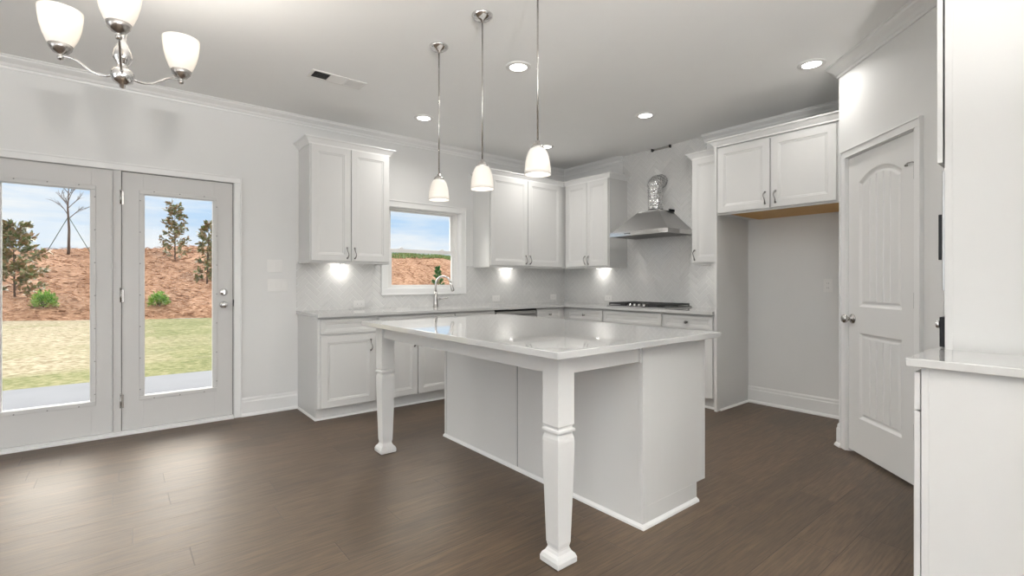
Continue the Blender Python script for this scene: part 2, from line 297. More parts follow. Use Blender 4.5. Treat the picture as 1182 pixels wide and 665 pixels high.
# ================================================================== mesh helpers
class MB:
    def __init__(s): s.v = []; s.f = []; s.sm = []
    def add(s, vs, fs, smooth=False):
        o = len(s.v); s.v += [tuple(p) for p in vs]
        for f in fs: s.f.append([o + i for i in f]); s.sm.append(smooth)
        return s
    def box(s, x0, x1, y0, y1, z0, z1):
        x0, x1 = sorted((x0, x1)); y0, y1 = sorted((y0, y1)); z0, z1 = sorted((z0, z1))
        return s.add([(x0, y0, z0), (x1, y0, z0), (x1, y1, z0), (x0, y1, z0), (x0, y0, z1), (x1, y0, z1), (x1, y1, z1), (x0, y1, z1)],
                     [(0, 3, 2, 1), (4, 5, 6, 7), (0, 1, 5, 4), (1, 2, 6, 5), (2, 3, 7, 6), (3, 0, 4, 7)])
    def rings(s, rings, cap0=True, cap1=True, smooth=False, closed=False):
        n = len(rings[0]); vs = [p for r in rings for p in r]; fs = []
        for a in range(len(rings) - 1):
            for b in range(n):
                c = (b + 1) % n; fs.append((a * n + b, a * n + c, (a + 1) * n + c, (a + 1) * n + b))
        if cap0: fs.append(tuple(reversed(range(n))))
        if cap1: fs.append(tuple((len(rings) - 1) * n + i for i in range(n)))
        return s.add(vs, fs, smooth)
    def lathe(s, prof, c=(0, 0, 0), n=28, cap=True, axis='z'):
        R = []
        for r, z in prof:
            ring = []
            for i in range(n):
                a = 2 * PI * i / n; p = (r * math.cos(a), r * math.sin(a), z)
                if axis == 'y': p = (p[0], -p[2], p[1])
                if axis == 'x': p = (-p[2], p[0], p[1])
                ring.append((c[0] + p[0], c[1] + p[1], c[2] + p[2]))
            R.append(ring)
        return s.rings(R, cap, cap, True)
    def sqlathe(s, prof, c=(0, 0, 0)):
        return s.rings([[(c[0] - r, c[1] - r, c[2] + z), (c[0] + r, c[1] - r, c[2] + z), (c[0] + r, c[1] + r, c[2] + z), (c[0] - r, c[1] + r, c[2] + z)] for r, z in prof])
    def tube(s, pts, rad, n=8, smooth=True):
        pts = [Vector(p) for p in pts]
        if not isinstance(rad, (list, tuple)): rad = [rad] * len(pts)
        R = []; up = Vector((0, 0, 1)); prev = None
        for i, p in enumerate(pts):
            d = (pts[min(i + 1, len(pts) - 1)] - pts[max(i - 1, 0)]).normalized()
            if prev is None:
                ref = up if abs(d.z) < 0.9 else Vector((1, 0, 0)); a = d.cross(ref).normalized()
            else: a = (prev - d * prev.dot(d)).normalized()
            b = d.cross(a); prev = a
            R.append([p + (a * math.cos(2 * PI * k / n) + b * math.sin(2 * PI * k / n)) * rad[i] for k in range(n)])
        return s.rings(R, True, True, smooth)
    def sweep(s, path, prof, closed_ends=True):
        """PROF (out, z) pairs swept along the plan PATH (x, y); OUT goes to the right of the direction of travel"""
        P = [Vector((p[0], p[1])) for p in path]; R = []
        for i, p in enumerate(P):
            d0 = (p - P[i - 1]).normalized() if i > 0 else None; d1 = (P[i + 1] - p).normalized() if i < len(P) - 1 else None
            nn = []
            for d in (d0, d1):
                if d is not None: nn.append(Vector((d.y, -d.x)))
            if len(nn) == 2:
                b = (nn[0] + nn[1]).normalized(); b = b / max(b.dot(nn[0]), 0.2)
            else: b = nn[0]
            R.append([(p.x + b.x * o, p.y + b.y * o, z) for o, z in prof])
        return s.rings(R, closed_ends, closed_ends)
    def panel(s, x0, x1, z0, z1, yf, th=0.019, rail=0.058, dep=0.008, edge=0.0025):
        """framed door or drawer front facing -y, its field set back"""
        def r(i, y): return [(x0 + i, y, z0 + i), (x1 - i, y, z0 + i), (x1 - i, y, z1 - i), (x0 + i, y, z1 - i)]
        return s.rings([r(0, yf + th), r(0, yf + edge), r(edge, yf), r(rail, yf), r(rail + 0.003, yf + dep * .45), r(rail + 0.012, yf + dep * .55), r(rail + 0.019, yf + dep)])
    def build(s, name, m, parent=None, bevel=0.0, seg=2, loc=None):
        me = bpy.data.meshes.new(name); me.from_pydata(s.v, [], s.f); me.update()
        me.polygons.foreach_set('use_smooth', s.sm)
        bm = bmesh.new(); bm.from_mesh(me); bmesh.ops.recalc_face_normals(bm, faces=bm.faces); bm.to_mesh(me); bm.free()
        me.materials.append(m); o = bpy.data.objects.new(name, me); COL.objects.link(o)
        if any(s.sm) and not all(s.sm): pass
        if parent: o.parent = parent
        if loc: o.location = loc
        if bevel:
            b = o.modifiers.new('bevel', 'BEVEL'); b.width = bevel; b.segments = seg; b.limit_method = 'ANGLE'; b.angle_limit = math.radians(40)
        return o

def tag(o, label=None, cat=None, group=None, kind=None):
    if label: o['label'] = label
    if cat: o['category'] = cat
    if group: o['group'] = group
    if kind: o['kind'] = kind
    return o
def thing(name, label, cat, loc=(0, 0, 0), rz=0.0, group=None, kind=None):
    o = bpy.data.objects.new(name, None); COL.objects.link(o); o.location = loc; o.rotation_euler = (0, 0, rz); o.empty_display_size = 0.1
    return tag(o, label, cat, group, kind)
def struct(name, mb, m, parent=None, bevel=0.0, label=None):
    o = mb.build(name, m, parent, bevel)
    if parent is None: o['kind'] = 'structure'
    if label: o['label'] = label
    return o
def sroot(name, loc=(0, 0, 0), rz=0.0):
    o = bpy.data.objects.new(name, None); COL.objects.link(o); o.location = loc; o.rotation_euler = (0, 0, rz); o['kind'] = 'structure'; return o
def copy_tree(o, parent=None):
    c = o.copy(); COL.objects.link(c)
    if parent: c.parent = parent
    for ch in list(o.children): copy_tree(ch, c)
    return c

# ================================================================== the shell
T = 0.16
struct('floor', MB().box(WXL - T, X2 + T, WYR - T, Y1 + 0.0, -0.12, 0), M['floor'])
struct('ceiling', MB().box(WXL - T, X2 + T, WYR - T, Y1 + T, CZ, CZ + 0.14), M['ceiling'])
# back wall with the patio-door opening and the window opening
DX0, DX1, DZ1 = -0.845, 0.815, 2.09
WX0, WX1, WZ0, WZ1 = 2.196, 3.128, 1.116, 1.998
wb = MB()
wb.box(WXL, DX0, Y1, Y1 + T, 0, CZ); wb.box(DX0, DX1, Y1, Y1 + T, DZ1, CZ)
wb.box(DX1, WX0, Y1, Y1 + T, -0.12, CZ); wb.box(WX0, WX1, Y1, Y1 + T, -0.12, WZ0); wb.box(WX0, WX1, Y1, Y1 + T, WZ1, CZ); wb.box(WX1, X2 + T, Y1, Y1 + T, -0.12, CZ)
struct('wall_back', wb, M['wall'])
struct('wall_right', MB().box(X2, X2 + T, WYR, Y1, 0, CZ), M['wall'])
# rear and left walls, open at their windows
wl = MB(); xs = (WXL - T, WXL)
for a, b in ((WYR - T, -3.5), (-0.9, 0.4), (3.0, Y1 + T)): wl.box(*xs, a, b, 0, CZ)
for a, b in ((-3.5, -0.9), (0.4, 3.0)): wl.box(*xs, a, b, 0, 0.6); wl.box(*xs, a, b, 2.5, CZ)
struct('wall_left', wl, M['wall'])
wr = MB(); ys = (WYR - T, WYR)
for a, b in ((WXL, -3.2), (-0.6, 0.6), (3.2, X2 + T)): wr.box(a, b, *ys, 0, CZ)
for a, b in ((-3.2, -0.6), (0.6, 3.2)): wr.box(a, b, *ys, 0, 0.6); wr.box(a, b, *ys, 2.5, CZ)
struct('wall_rear', wr, M['wall'])
# pantry block: nook side, the slanted door wall, and the return beside the oven cabinet
P0 = Vector((4.057, 1.237)); DD = Vector((-0.70710678, -0.70710678)); ML = 0.97; P1 = P0 + DD * ML
PT = 0.11
NI = Vector((0.70710678, -0.70710678))     # into the pantry
D0, D1, DH = 0.098, 0.778, 2.062           # rough opening in the slanted wall
def slab(mb, m0, m1, z0, z1, n0=0.0, n1=PT):
    a, b = P0 + DD * m0, P0 + DD * m1
    q = [a + NI * n0, b + NI * n0, b + NI * n1, a + NI * n1]
    mb.rings([[(p.x, p.y, z0) for p in q], [(p.x, p.y, z1) for p in q]])
pw = MB(); slab(pw, 0, D0, 0, CZ); slab(pw, D0, D1, DH, CZ); slab(pw, D1, ML, 0, CZ)
struct('wall_pantry', pw, M['wall'])
pn = MB(); pn.rings([[(P0.x, P0.y, z), (X2, P0.y, z), (X2, P0.y - PT, z), (P0.x + 0.155, P0.y - PT, z)] for z in (0, CZ)])
struct('wall_nook_side', pn, M['wall'])
WN = -0.2
struct('wall_oven_side', MB().box(P1.x, P1.x + PT, WN, P1.y - 0.002, 0, CZ), M['wall'])
struct('wall_near', MB().box(1.9, P1.x + PT, WN - PT, WN, 0, CZ), M['wall'])

# crown mouldings
CH, CO = 0.078, 0.082
cp = [(0, CZ - CH), (0.010, CZ - CH), (0.012, CZ - CH + 0.016), (0.020, CZ - CH + 0.020), (0.030, CZ - CH + 0.036), (0.055, CZ - 0.026), (0.066, CZ - 0.018), (0.070, CZ - 0.008), (CO, CZ - 0.006), (CO, CZ), (0, CZ)]
# travel so that the room lies to the right of the direction of travel
struct('trim_1', MB().sweep([(WXL, Y1), (X2, Y1), (X2, 3.80)], cp), M['trim'])
struct('trim_2', MB().sweep([(X2, 2.72), (X2, P0.y), (P0.x, P0.y), (P1.x, P1.y), (P1.x, WN)], cp), M['trim'])
# baseboards with a shoe
bp = [(0, 0), (0.028, 0), (0.028, 0.010), (0.020, 0.024), (0.015, 0.026), (0.015, 0.125), (0.010, 0.135), (0.010, 0.150), (0.004, 0.163), (0, 0.163)]
struct('baseboard_back', MB().sweep([(0.834, Y1), (1.302, Y1)], bp), M['trim'])
struct('baseboard_nook', MB().sweep([(X2, 2.26), (X2, P0.y), (P0.x, P0.y), tuple(P0 + DD * 0.052)], bp), M['trim'])
struct('baseboard_pantry', MB().sweep([tuple(P0 + DD * 0.832), tuple(P1), (P1.x, 0.45)], bp), M['trim'])
struct('baseboard_left', MB().sweep([(WXL, WYR), (WXL, Y1), (-0.864, Y1)], bp), M['trim'])
struct('baseboard_rear', MB().sweep([(X2, WYR), (WXL, WYR)], bp), M['trim'])

# windows behind the camera (frame and pane only)
def plain_window(i, x0, x1, y0, y1, alongx):
    r = sroot('window_%d' % i)
    f = MB(); zz = (0.6, 2.5); w_ = 0.05
    if alongx:
        f.box(x0, x1, y0, y1, zz[0], zz[0] + w_); f.box(x0, x1, y0, y1, zz[1] - w_, zz[1]); f.box(x0, x1, y0, y1, 1.53, 1.57)
        for a in (x0, (x0 + x1) / 2 - w_ / 2, x1 - w_): f.box(a, a + w_, y0, y1, *zz)
        g = MB().box(x0, x1, (y0 + y1) / 2 - .004, (y0 + y1) / 2 + .004, *zz)
    else:
        f.box(x0, x1, y0, y1, zz[0], zz[0] + w_); f.box(x0, x1, y0, y1, zz[1] - w_, zz[1]); f.box(x0, x1, y0, y1, 1.53, 1.57)
        for a in (y0, (y0 + y1) / 2 - w_ / 2, y1 - w_): f.box(x0, x1, a, a + w_, *zz)
        g = MB().box((x0 + x1) / 2 - .004, (x0 + x1) / 2 + .004, y0, y1, *zz)
    f.build('window_frame', M['trim'], r); g.build('window_pane', M['glass'], r)
plain_window(2, WXL - 0.11, WXL - 0.04, 0.4, 3.0, False); plain_window(3, WXL - 0.11, WXL - 0.04, -3.5, -0.9, False)
plain_window(4, -3.2, -0.6, WYR - 0.11, WYR - 0.04, True); plain_window(5, 0.6, 3.2, WYR - 0.11, WYR - 0.04, True)

# ------------------------------------------------------------------ patio doors in the back wall
def lite(mb, x0, x1, z0, z1, y, wd, out):
    mb.box(x0, x1, y - out, y + 0.01, z0, z0 + wd); mb.box(x0, x1, y - out, y + 0.01, z1 - wd, z1)
    mb.box(x0, x0 + wd, y - out, y + 0.01, z0 + wd, z1 - wd); mb.box(x1 - wd, x1, y - out, y + 0.01, z0 + wd, z1 - wd)
def patio_door(i, x0, x1, gx0, gx1, active):
    YF = Y1 + 0.012; th = 0.044; r = sroot('door_%d' % i, (x0 if active else x1, YF, 0.03))
    ox, oy, oz = r.location
    def lo(mb): mb.v = [(a - ox, b - oy, c - oz) for a, b, c in mb.v]; return mb
    z0, z1, gz0, gz1 = 0.03, 2.045, 0.278, 1.89
    b = MB(); b.box(x0, gx0, YF, YF + th, z0, z1); b.box(gx1, x1, YF, YF + th, z0, z1); b.box(gx0, gx1, YF, YF + th, z0, gz0); b.box(gx0, gx1, YF, YF + th, gz1, z1)
    lo(b).build('door_slab', M['patio'], r, 0.0015)
    f = MB(); lite(f, gx0 - 0.026, gx1 + 0.026, gz0 - 0.026, gz1 + 0.026, YF, 0.032, 0.007)
    lo(f).build('glazing_frame', M['plastic'] if 0 else M['patio'], r, 0.004, 3)
    sp = MB(); lite(sp, gx0 + 0.005, gx1 - 0.005, gz0 + 0.005, gz1 - 0.005, YF + 0.022, 0.005, 0.006); lo(sp).build('glass_spacer', M['plastic'], r)
    lo(MB().box(gx0, gx1, YF + 0.024, YF + 0.030, gz0, gz1)).build('glass_pane', M['glass'], r)
    pts = []
    for k in range(7):
        z = gz0 + 0.06 + (gz1 - gz0 - 0.12) * k / 6; pts += [(gx0 - 0.020, z), (gx1 + 0.020, z)]
    for k in range(3):
        x = gx0 + 0.07 + (gx1 - gx0 - 0.14) * k / 2; pts += [(x, gz0 - 0.020), (x, gz1 + 0.020)]
    first = None
    for x, z in pts:
        if first is None:
            first = MB().lathe([(0.0045, 0), (0.0045, 0.003), (0.003, 0.004)], n=10, axis='y').build('screw_cap', M['rubber'], r); o = first
        else: o = first.copy(); COL.objects.link(o); o.parent = r
        o.location = (x - ox, YF - 0.0065 - oy, z - oz)
    if active:
        for z in (1.84, 1.08, 0.26):
            h = MB(); h.tube([(x0 - 0.006, YF - 0.012, z - 0.05), (x0 - 0.006, YF - 0.012, z + 0.05)], 0.007, 10)
            h.lathe([(0.004, 0), (0.009, 0.004), (0.009, 0.009), (0.003, 0.014)], (x0 - 0.006, YF - 0.012, z + 0.05), 10)
            h.box(x0 - 0.022, x0 + 0.012, YF - 0.004, YF + 0.001, z - 0.05, z + 0.05)
            lo(h).build('hinge', M['nickel'], r)
        k = MB(); c = (0.700, YF, 0.99)
        k.lathe([(0.033, -0.001), (0.033, 0.006), (0.027, 0.012), (0.020, 0.018), (0.012, 0.020), (0.011, 0.038), (0.020, 0.044), (0.027, 0.052), (0.026, 0.064), (0.018, 0.070), (0.002, 0.072)], c, 24, axis='y')
        lo(k).build('door_knob', M['chrome'], r)
        d = MB(); c = (0.700, YF, 1.10); d.lathe([(0.033, -0.001), (0.033, 0.008), (0.028, 0.016), (0.022, 0.022), (0.002, 0.023)], c, 24, axis='y'); d.box(0.694, 0.706, YF - 0.040, YF - 0.020, 1.083, 1.117)
        lo(d).build('deadbolt', M['chrome'], r)
        lo(MB().box(0.7695, 0.779, YF - 0.013, YF - 0.003, 0.975, 1.035)).build('strike_plate', M['black'], r)
    ws = MB(); g_ = 0.005; lite(ws, x0 - g_, x1 + g_, z0 - 0.003, z1 + g_, YF + 0.012, 0.008, 0.004); lo(ws).build('weather_strip', M['dark'] if active else M['patio'], r)
    st_ = MB(); lite(st_, x0 - g_, x1 + g_, z0 - 0.003, z1 + g_, YF + th + 0.004, 0.020, 0.003); lo(st_).build('door_stop', M['patio'], r)
    return r
patio_door(1, -0.796, -0.041, -0.645, -0.164, False)
patio_door(2, 0.014, 0.769, 0.147, 0.628, True)
fr = MB(); yA, yB = Y1 - 0.001, Y1 + T - 0.01
fr.box(DX0, -0.80, yA, yB, 0, DZ1); fr.box(-0.037, 0.010, yA, yB, 0, 2.05); fr.box(0.773, DX1, yA, yB, 0, DZ1); fr.box(-0.80, 0.773, yA, yB, 2.049, DZ1)
fr.box(-0.037, -0.030, yA - 0.006, yA, 0.03, 2.05); 
struct('trim_3', fr, M['patio'], bevel=0.001)
cs = MB(); o_ = 0.016
for a, b in ((-0.862, -0.806), (0.778, 0.834)): cs.box(a, b, Y1 - o_, Y1, 0, 2.051); 
cs.box(-0.862, 0.834, Y1 - o_, Y1, 2.051, 2.106)
cs.box(-0.862, 0.834, Y1 - o_ - 0.006, Y1 - o_, 2.094, 2.106); cs.box(0.824, 0.834, Y1 - o_ - 0.006, Y1 - o_, 0, 2.094); cs.box(-0.862, -0.852, Y1 - o_ - 0.006, Y1 - o_, 0, 2.094)
struct('trim_4', cs, M['trim'], bevel=0.002)
th = MB(); th.box(-0.80, 0.773, Y1 - 0.035, Y1 + 0.19, 0, 0.020); th.box(-0.80, 0.773, Y1 - 0.004, Y1 + 0.16, 0.020, 0.0275)
struct('trim_5', th, M['trim'], bevel=0.004)
struct('trim_6', MB().box(-0.80, 0.773, Y1 + 0.05, Y1 + T, -0.12, 0.0), M['siding'])

# ------------------------------------------------------------------ kitchen window
wr_ = sroot('window_1', (WX0, Y1, WZ0))
def lw(mb): mb.v = [(a - WX0, b - Y1, c - WZ0) for a, b, c in mb.v]; return mb
c_ = MB(); W = 0.072
ox0, ox1, oz0, oz1 = WX0 - W + 0.006, WX1 + W - 0.006, WZ0 - W + 0.004, WZ1 + W - 0.006
for a in ((ox0, ox1, oz1 - W, oz1), (ox0, ox1, oz0, oz0 + W)): c_.box(a[0], a[1], Y1 - 0.018, Y1, a[2], a[3])
for a in ((ox0, ox0 + W), (ox1 - W, ox1)): c_.box(a[0], a[1], Y1 - 0.018, Y1, oz0 + W, oz1 - W)
lite(c_, ox0, ox1, oz0, oz1, Y1 - 0.018, 0.014, 0.007)
lw(c_).build('window_casing', M['trim'], wr_, 0.003)
j = MB(); d = 0.012
j.box(WX0, WX0 + d, Y1 - 0.001, Y1 + T, WZ0, WZ1); j.box(WX1 - d, WX1, Y1 - 0.001, Y1 + T, WZ0, WZ1); j.box(WX0, WX1, Y1 - 0.001, Y1 + T, WZ0, WZ0 + d); j.box(WX0, WX1, Y1 - 0.001, Y1 + T, WZ1 - d, WZ1)
lw(j).build('window_jamb', M['trim'], wr_)
def ring(mb, x0, x1, z0, z1, ya, yb, ws_, wz_):
    mb.box(x0, x1, ya, yb, z0, z0 + wz_); mb.box(x0, x1, ya, yb, z1 - wz_, z1); mb.box(x0, x0 + ws_, ya, yb, z0 + wz_, z1 - wz_); mb.box(x1 - ws_, x1, ya, yb, z0 + wz_, z1 - wz_)
f = MB(); ring(f, WX0 + d, WX1 - d, WZ0 + d, WZ1 - d, Y1 + 0.052, Y1 + 0.135, 0.036, 0.012); lw(f).build('window_frame', M['plastic'], wr_)
ZM = 1.530; sa, sb_ = WX0 + 0.048, WX1 - 0.048
lo_s = MB(); ring(lo_s, sa, sb_, WZ0 + 0.022, ZM + 0.020, Y1 + 0.060, Y1 + 0.084, 0.040, 0.018); lo_s.box(sa + .04, sb_ - .04, Y1 + 0.060, Y1 + 0.084, ZM - 0.020, ZM + 0.003); s1 = lw(lo_s).build('lower_sash', M['plastic'], wr_, 0.002)
lw(MB().box(sa + 0.038, sb_ - 0.038, Y1 + 0.070, Y1 + 0.075, WZ0 + 0.038, ZM - 0.018)).build('sash_pane', M['glass'], s1)
up_s = MB(); ring(up_s, sa, sb_, ZM - 0.016, WZ1 - 0.022, Y1 + 0.088, Y1 + 0.112, 0.040, 0.018); s2 = lw(up_s).build('upper_sash', M['plastic'], wr_, 0.002)
lw(MB().box(sa + 0.038, sb_ - 0.038, Y1 + 0.098, Y1 + 0.103, ZM + 0.001, WZ1 - 0.038)).build('sash_pane', M['glass'], s2)
for x in (WX0 + 0.20, WX1 - 0.22):
    k = MB(); k.box(x - 0.028, x + 0.028, Y1 + 0.058, Y1 + 0.090, ZM + 0.020, ZM + 0.026); k.lathe([(0.012, 0), (0.010, 0.010), (0.002, 0.012)], (x, Y1 + 0.072, ZM + 0.026), 12); k.box(x - 0.004, x + 0.024, Y1 + 0.066, Y1 + 0.074, ZM + 0.028, ZM + 0.036)
    lw(k).build('sash_lock', M['plastic'], wr_)

# ------------------------------------------------------------------ slanted pantry door (local frame: x along the wall from its nook end, -y into the room)
pd = sroot('door_3', (P0.x, P0.y, 0), math.atan2(DD.y, DD.x))
# local x = DD, local y = rotate90(DD) = (-DD.y, DD.x) = (0.707,-0.707) = into the pantry, so the room is -y
sx0, sx1, sz0, sz1 = 0.112, 0.766, 0.022, 2.050
def arch_ring(x0, x1, z0, zs, za, y, ins, n=14):
    x0 += ins; x1 -= ins; z0 += ins; zs -= ins * 0.9; za -= ins
    pts = [(x0, y, z0), (x1, y, z0)]
    for k in range(n + 1):
        u = k / n; x = x1 + (x0 - x1) * u; h = za - zs
        pts.append((x, y, zs + h * (1 - (2 * u - 1) ** 2)))
    return pts
YD = 0.004
ds = MB()
px0, px1 = 0.233, 0.647
# door face: stiles, rails and the arched head
ds.box(sx0, px0, YD, YD + 0.035, sz0, sz1); ds.box(px1, sx1, YD, YD + 0.035, sz0, sz1)
ds.box(px0, px1, YD, YD + 0.035, sz0, 0.262); ds.box(px0, px1, YD, YD + 0.035, 0.842, 1.020)
N_ = 20; top = []
for k in range(N_):
    u0, u1 = k / N_, (k + 1) / N_
    xa, xb = px0 + (px1 - px0) * u0, px0 + (px1 - px0) * u1
    za, zb = 1.86 + 0.068 * (1 - (2 * u0 - 1) ** 2), 1.86 + 0.068 * (1 - (2 * u1 - 1) ** 2)
    ds.add([(xa, YD, za), (xb, YD, zb), (xb, YD, sz1), (xa, YD, sz1), (xa, YD + .035, za), (xb, YD + .035, zb), (xb, YD + .035, sz1), (xa, YD + .035, sz1)],
           [(0, 1, 2, 3), (4, 7, 6, 5), (0, 4, 5, 1), (3, 2, 6, 7)])
ds.build('door_slab', M['door'], pd)
def plank_panel(z0, zs, za):
    p = MB(); p.rings([arch_ring(px0 - 0.001, px1 + 0.001, z0 - 0.001, zs + 0.001, za + 0.001, YD - 0.0005, 0.0), arch_ring(px0, px1, z0, zs, za, YD + 0.010, 0.014), arch_ring(px0, px1, z0, zs, za, YD + 0.0115, 0.024), arch_ring(px0, px1, z0, zs, za, YD + 0.006, 0.034), arch_ring(px0, px1, z0, zs, za, YD + 0.005, 0.040)], cap0=False, cap1=False)
    # planked field: strips with V grooves between them
    xa, xb = px0 + 0.040, px1 - 0.040; n = 5; g = 0.006
    def ztop(x):
        u = (x - xa) / (xb - xa); za2 = za - 0.040; zs2 = zs - 0.036
        return zs2 + (za2 - zs2) * (1 - (2 * u - 1) ** 2)
    xs_ = []
    for k in range(n):
        a, b = xa + (xb - xa) * k / n, xa + (xb - xa) * (k + 1) / n
        if k: xs_.append((a, YD + 0.0125)); xs_.append((a + g, YD + 0.005))
        else: xs_.append((a, YD + 0.005))
        xs_.append(((a + b) / 2, YD + 0.005)); xs_.append((b - (g if k < n - 1 else 0), YD + 0.005))
    vs = []
    for x, y in xs_: vs += [(x, y, z0 + 0.040), (x, y, ztop(x))]
    p.add(vs, [(2 * i, 2 * i + 2, 2 * i + 3, 2 * i + 1) for i in range(len(xs_) - 1)])
    p.build('door_panel', M['door'], pd)
plank_panel(1.020, 1.86, 1.928); plank_panel(0.262, 0.842, 0.842)
k = MB(); k.lathe([(0.033, -0.002), (0.033, 0.005), (0.028, 0.009), (0.013, 0.011), (0.012, 0.030), (0.018, 0.036), (0.027, 0.046), (0.029, 0.056), (0.024, 0.066), (0.012, 0.071), (0.002, 0.072)], (0.160, YD, 0.932), 24, axis='y'); k.build('door_knob', M['nickel'], pd)
for z in (1.82, 1.08, 0.33):
    h = MB(); h.tube([(sx1 + 0.002, YD - 0.008, z - 0.045), (sx1 + 0.002, YD - 0.008, z + 0.045)], 0.0065, 10); h.box(sx1 - 0.016, sx1 + 0.003, YD - 0.003, YD + 0.001, z - 0.045, z + 0.045); h.build('hinge', M['pull'], pd)
    if z > 1.5:
        s_ = MB(); s_.tube([(sx1 + 0.002, YD - 0.008, z + 0.045), (sx1 - 0.004, YD - 0.018, z + 0.052), (sx1 - 0.030, YD - 0.026, z + 0.050), (sx1 - 0.070, YD - 0.014, z + 0.046)], 0.004, 8)
        s_.lathe([(0.007, 0), (0.007, 0.012)], (sx1 - 0.070, YD - 0.002, z + 0.046), 10, axis='y'); s_.build('hinge_stop', M['nickel'], pd)
pc = MB(); o_ = 0.016
for a, b in ((0.052, 0.102), (0.776, 0.830)): pc.box(a, b, -o_, 0, 0, 2.058)
pc.box(0.052, 0.830, -o_, 0, 2.058, 2.112)
pc.box(0.822, 0.830, -o_ - 0.006, -o_, 0, 2.104); pc.box(0.052, 0.060, -o_ - 0.006, -o_, 0, 2.104); pc.box(0.052, 0.830, -o_ - 0.006, -o_, 2.104, 2.112)
pc.box(0.090, 0.788, -o_ - 0.003, -o_, 2.058, 2.064)
for a, b in ((0.0985, 0.109), (0.769, 0.7775)): pc.box(a, b, -0.001, PT, 0, DH)
pc.box(0.109, 0.769, -0.001, PT, 2.053, DH)
co = pc.build('door_casing', M['trim'], pd, 0.0025)

# ================================================================== back-splash tile (a skin on the walls)
TT = 0.008
ts = MB(); ts.box(1.293, ox0, Y1 - TT, Y1, 0.914, 1.378); ts.box(ox1, X2 - TT, Y1 - TT, Y1, 0.914, 1.378); ts.box(ox0, ox1, Y1 - TT, Y1, 0.914, oz0)
struct('trim_7', ts, M['tile_x'], label='white glossy herringbone tile on the window wall')
t2 = MB(); t2.box(X2 - TT, X2, 2.282, Y1 - TT, 0.914, 1.378); t2.box(X2 - TT, X2, 2.70, 3.80, 1.378, CZ)
struct('trim_8', t2, M['tile_y'], label='white glossy herringbone tile behind the range hood')

# ================================================================== cabinets (local frame: x along the front, wall at y = 0, front towards -y)
def arc_pull(parent, x, z, yf, vertical=True, name='handle'):
    h = MB(); n = 14; pts = []; rad = []
    Lh = 0.048
    for i in range(n + 1):
        u = i / n; s_ = -Lh + 2 * Lh * u
        out = 0.006 + 0.024 * math.sin(PI * u) ** 0.8
        side = 0.006 * math.sin(2 * PI * u)
        pts.append((side, -out, s_)); rad.append(0.0075 - 0.0038 * math.sin(PI * u) ** 0.7)
    h.tube(pts, rad, 8)
    for s_ in (-Lh, Lh): h.lathe([(0.0085, -0.002), (0.0085, 0.003), (0.0065, 0.007), (0.003, 0.010)], (0, 0, s_), 12, axis='y')
    o = h.build(name, M['pull'], parent); o.location = (x, yf, z)
    if not vertical: o.rotation_euler = (0, PI / 2, 0)
    return o
def knob(parent, x, z, yf):
    k = MB().lathe([(0.010, -0.001), (0.010, 0.003), (0.006, 0.006), (0.0055, 0.016), (0.013, 0.021), (0.015, 0.026), (0.011, 0.031), (0.002, 0.032)], n=18, axis='y').build('knob', M['pull'], parent)
    k.location = (x, yf, z); return k
def puck(parent, x, y, z):
    MB().lathe([(0.030, 0), (0.030, -0.010), (0.026, -0.012), (0.024, -0.012)], (x, y, z), 20).build('puck_light', M['plastic'], parent)
    MB().lathe([(0.022, -0.011), (0.022, -0.013)], (x, y, z), 20).build('puck_lens', M['led'], parent)
    area('puck_lamp', (x, y, z - 0.016), (0, 0.8, -1), 0.04, 0.04, PUCK_W, (1, 0.97, 0.92), 'DISK', parent)

def ccrown(mb, w_, d, z, left, right, h=0.062, o=0.048):
    pr = [(0, z), (0.006, z), (0.008, z + 0.012), (0.020, z + 0.026), (0.034, z + 0.044), (o - 0.004, z + 0.050), (o, z + 0.053), (o, z + h), (-0.02, z + h), (-0.02, z)]
    path = ([(0, 0)] if left else []) + [(0, -d), (w_, -d)] + ([(w_, 0)] if right else [])
    # keep "out" to the right of travel: travel from right to left along a front that faces -y
    return mb.sweep(list(path), [(a, b) for a, b in pr]) if False else mb.sweep(path, pr)

def upper(name, label, loc, rz, w_, z0, z1, d, doors, crown=(True, True), group=None, fill_l=0.0, fill_r=0.0, pucks=(), mid=None, crown_z=None, body=M['cab'], fd=0.0):
    r = thing(name, label, 'cabinet', (loc[0], loc[1], z0), rz, group)
    b = MB(); yf = -(d - 0.020)
    b.box(0, w_, yf, 0, 0, z1 - z0); b.box(0.0, w_, yf - 0.0015, yf, -0.012, 0.0); b.box(0, 0.016, yf, 0, -0.012, 0); b.box(w_ - 0.016, w_, yf, 0, -0.012, 0)
    b.build('cabinet_body', body, r)
    for x0, x1, hx in doors:
        dm = MB().panel(x0, x1, 0.010 + fd, z1 - z0 - 0.012, -d); dr = dm.build('door', M['cab'], r)
        arc_pull(dr, hx, 0.085 + fd, -d)
    if crown:
        c = MB(); ccrown(c, w_, d - 0.018, z1 - z0 - 0.010, crown[0], crown[1]); c.build('cabinet_crown', M['trim'], r)
    for px in pucks: puck(r, px, -0.11, -0.001)
    return r

# uppers on the window wall
upper('wall_cabinet', 'white two door wall cabinet between the light switches and the window', (1.314, Y1 - 0.0005), 0, 0.761, 1.372, 2.435, 0.35,
      [(0.010, 0.368, 0.335), (0.374, 0.751, 0.407)], (True, True), pucks=(0.38,))
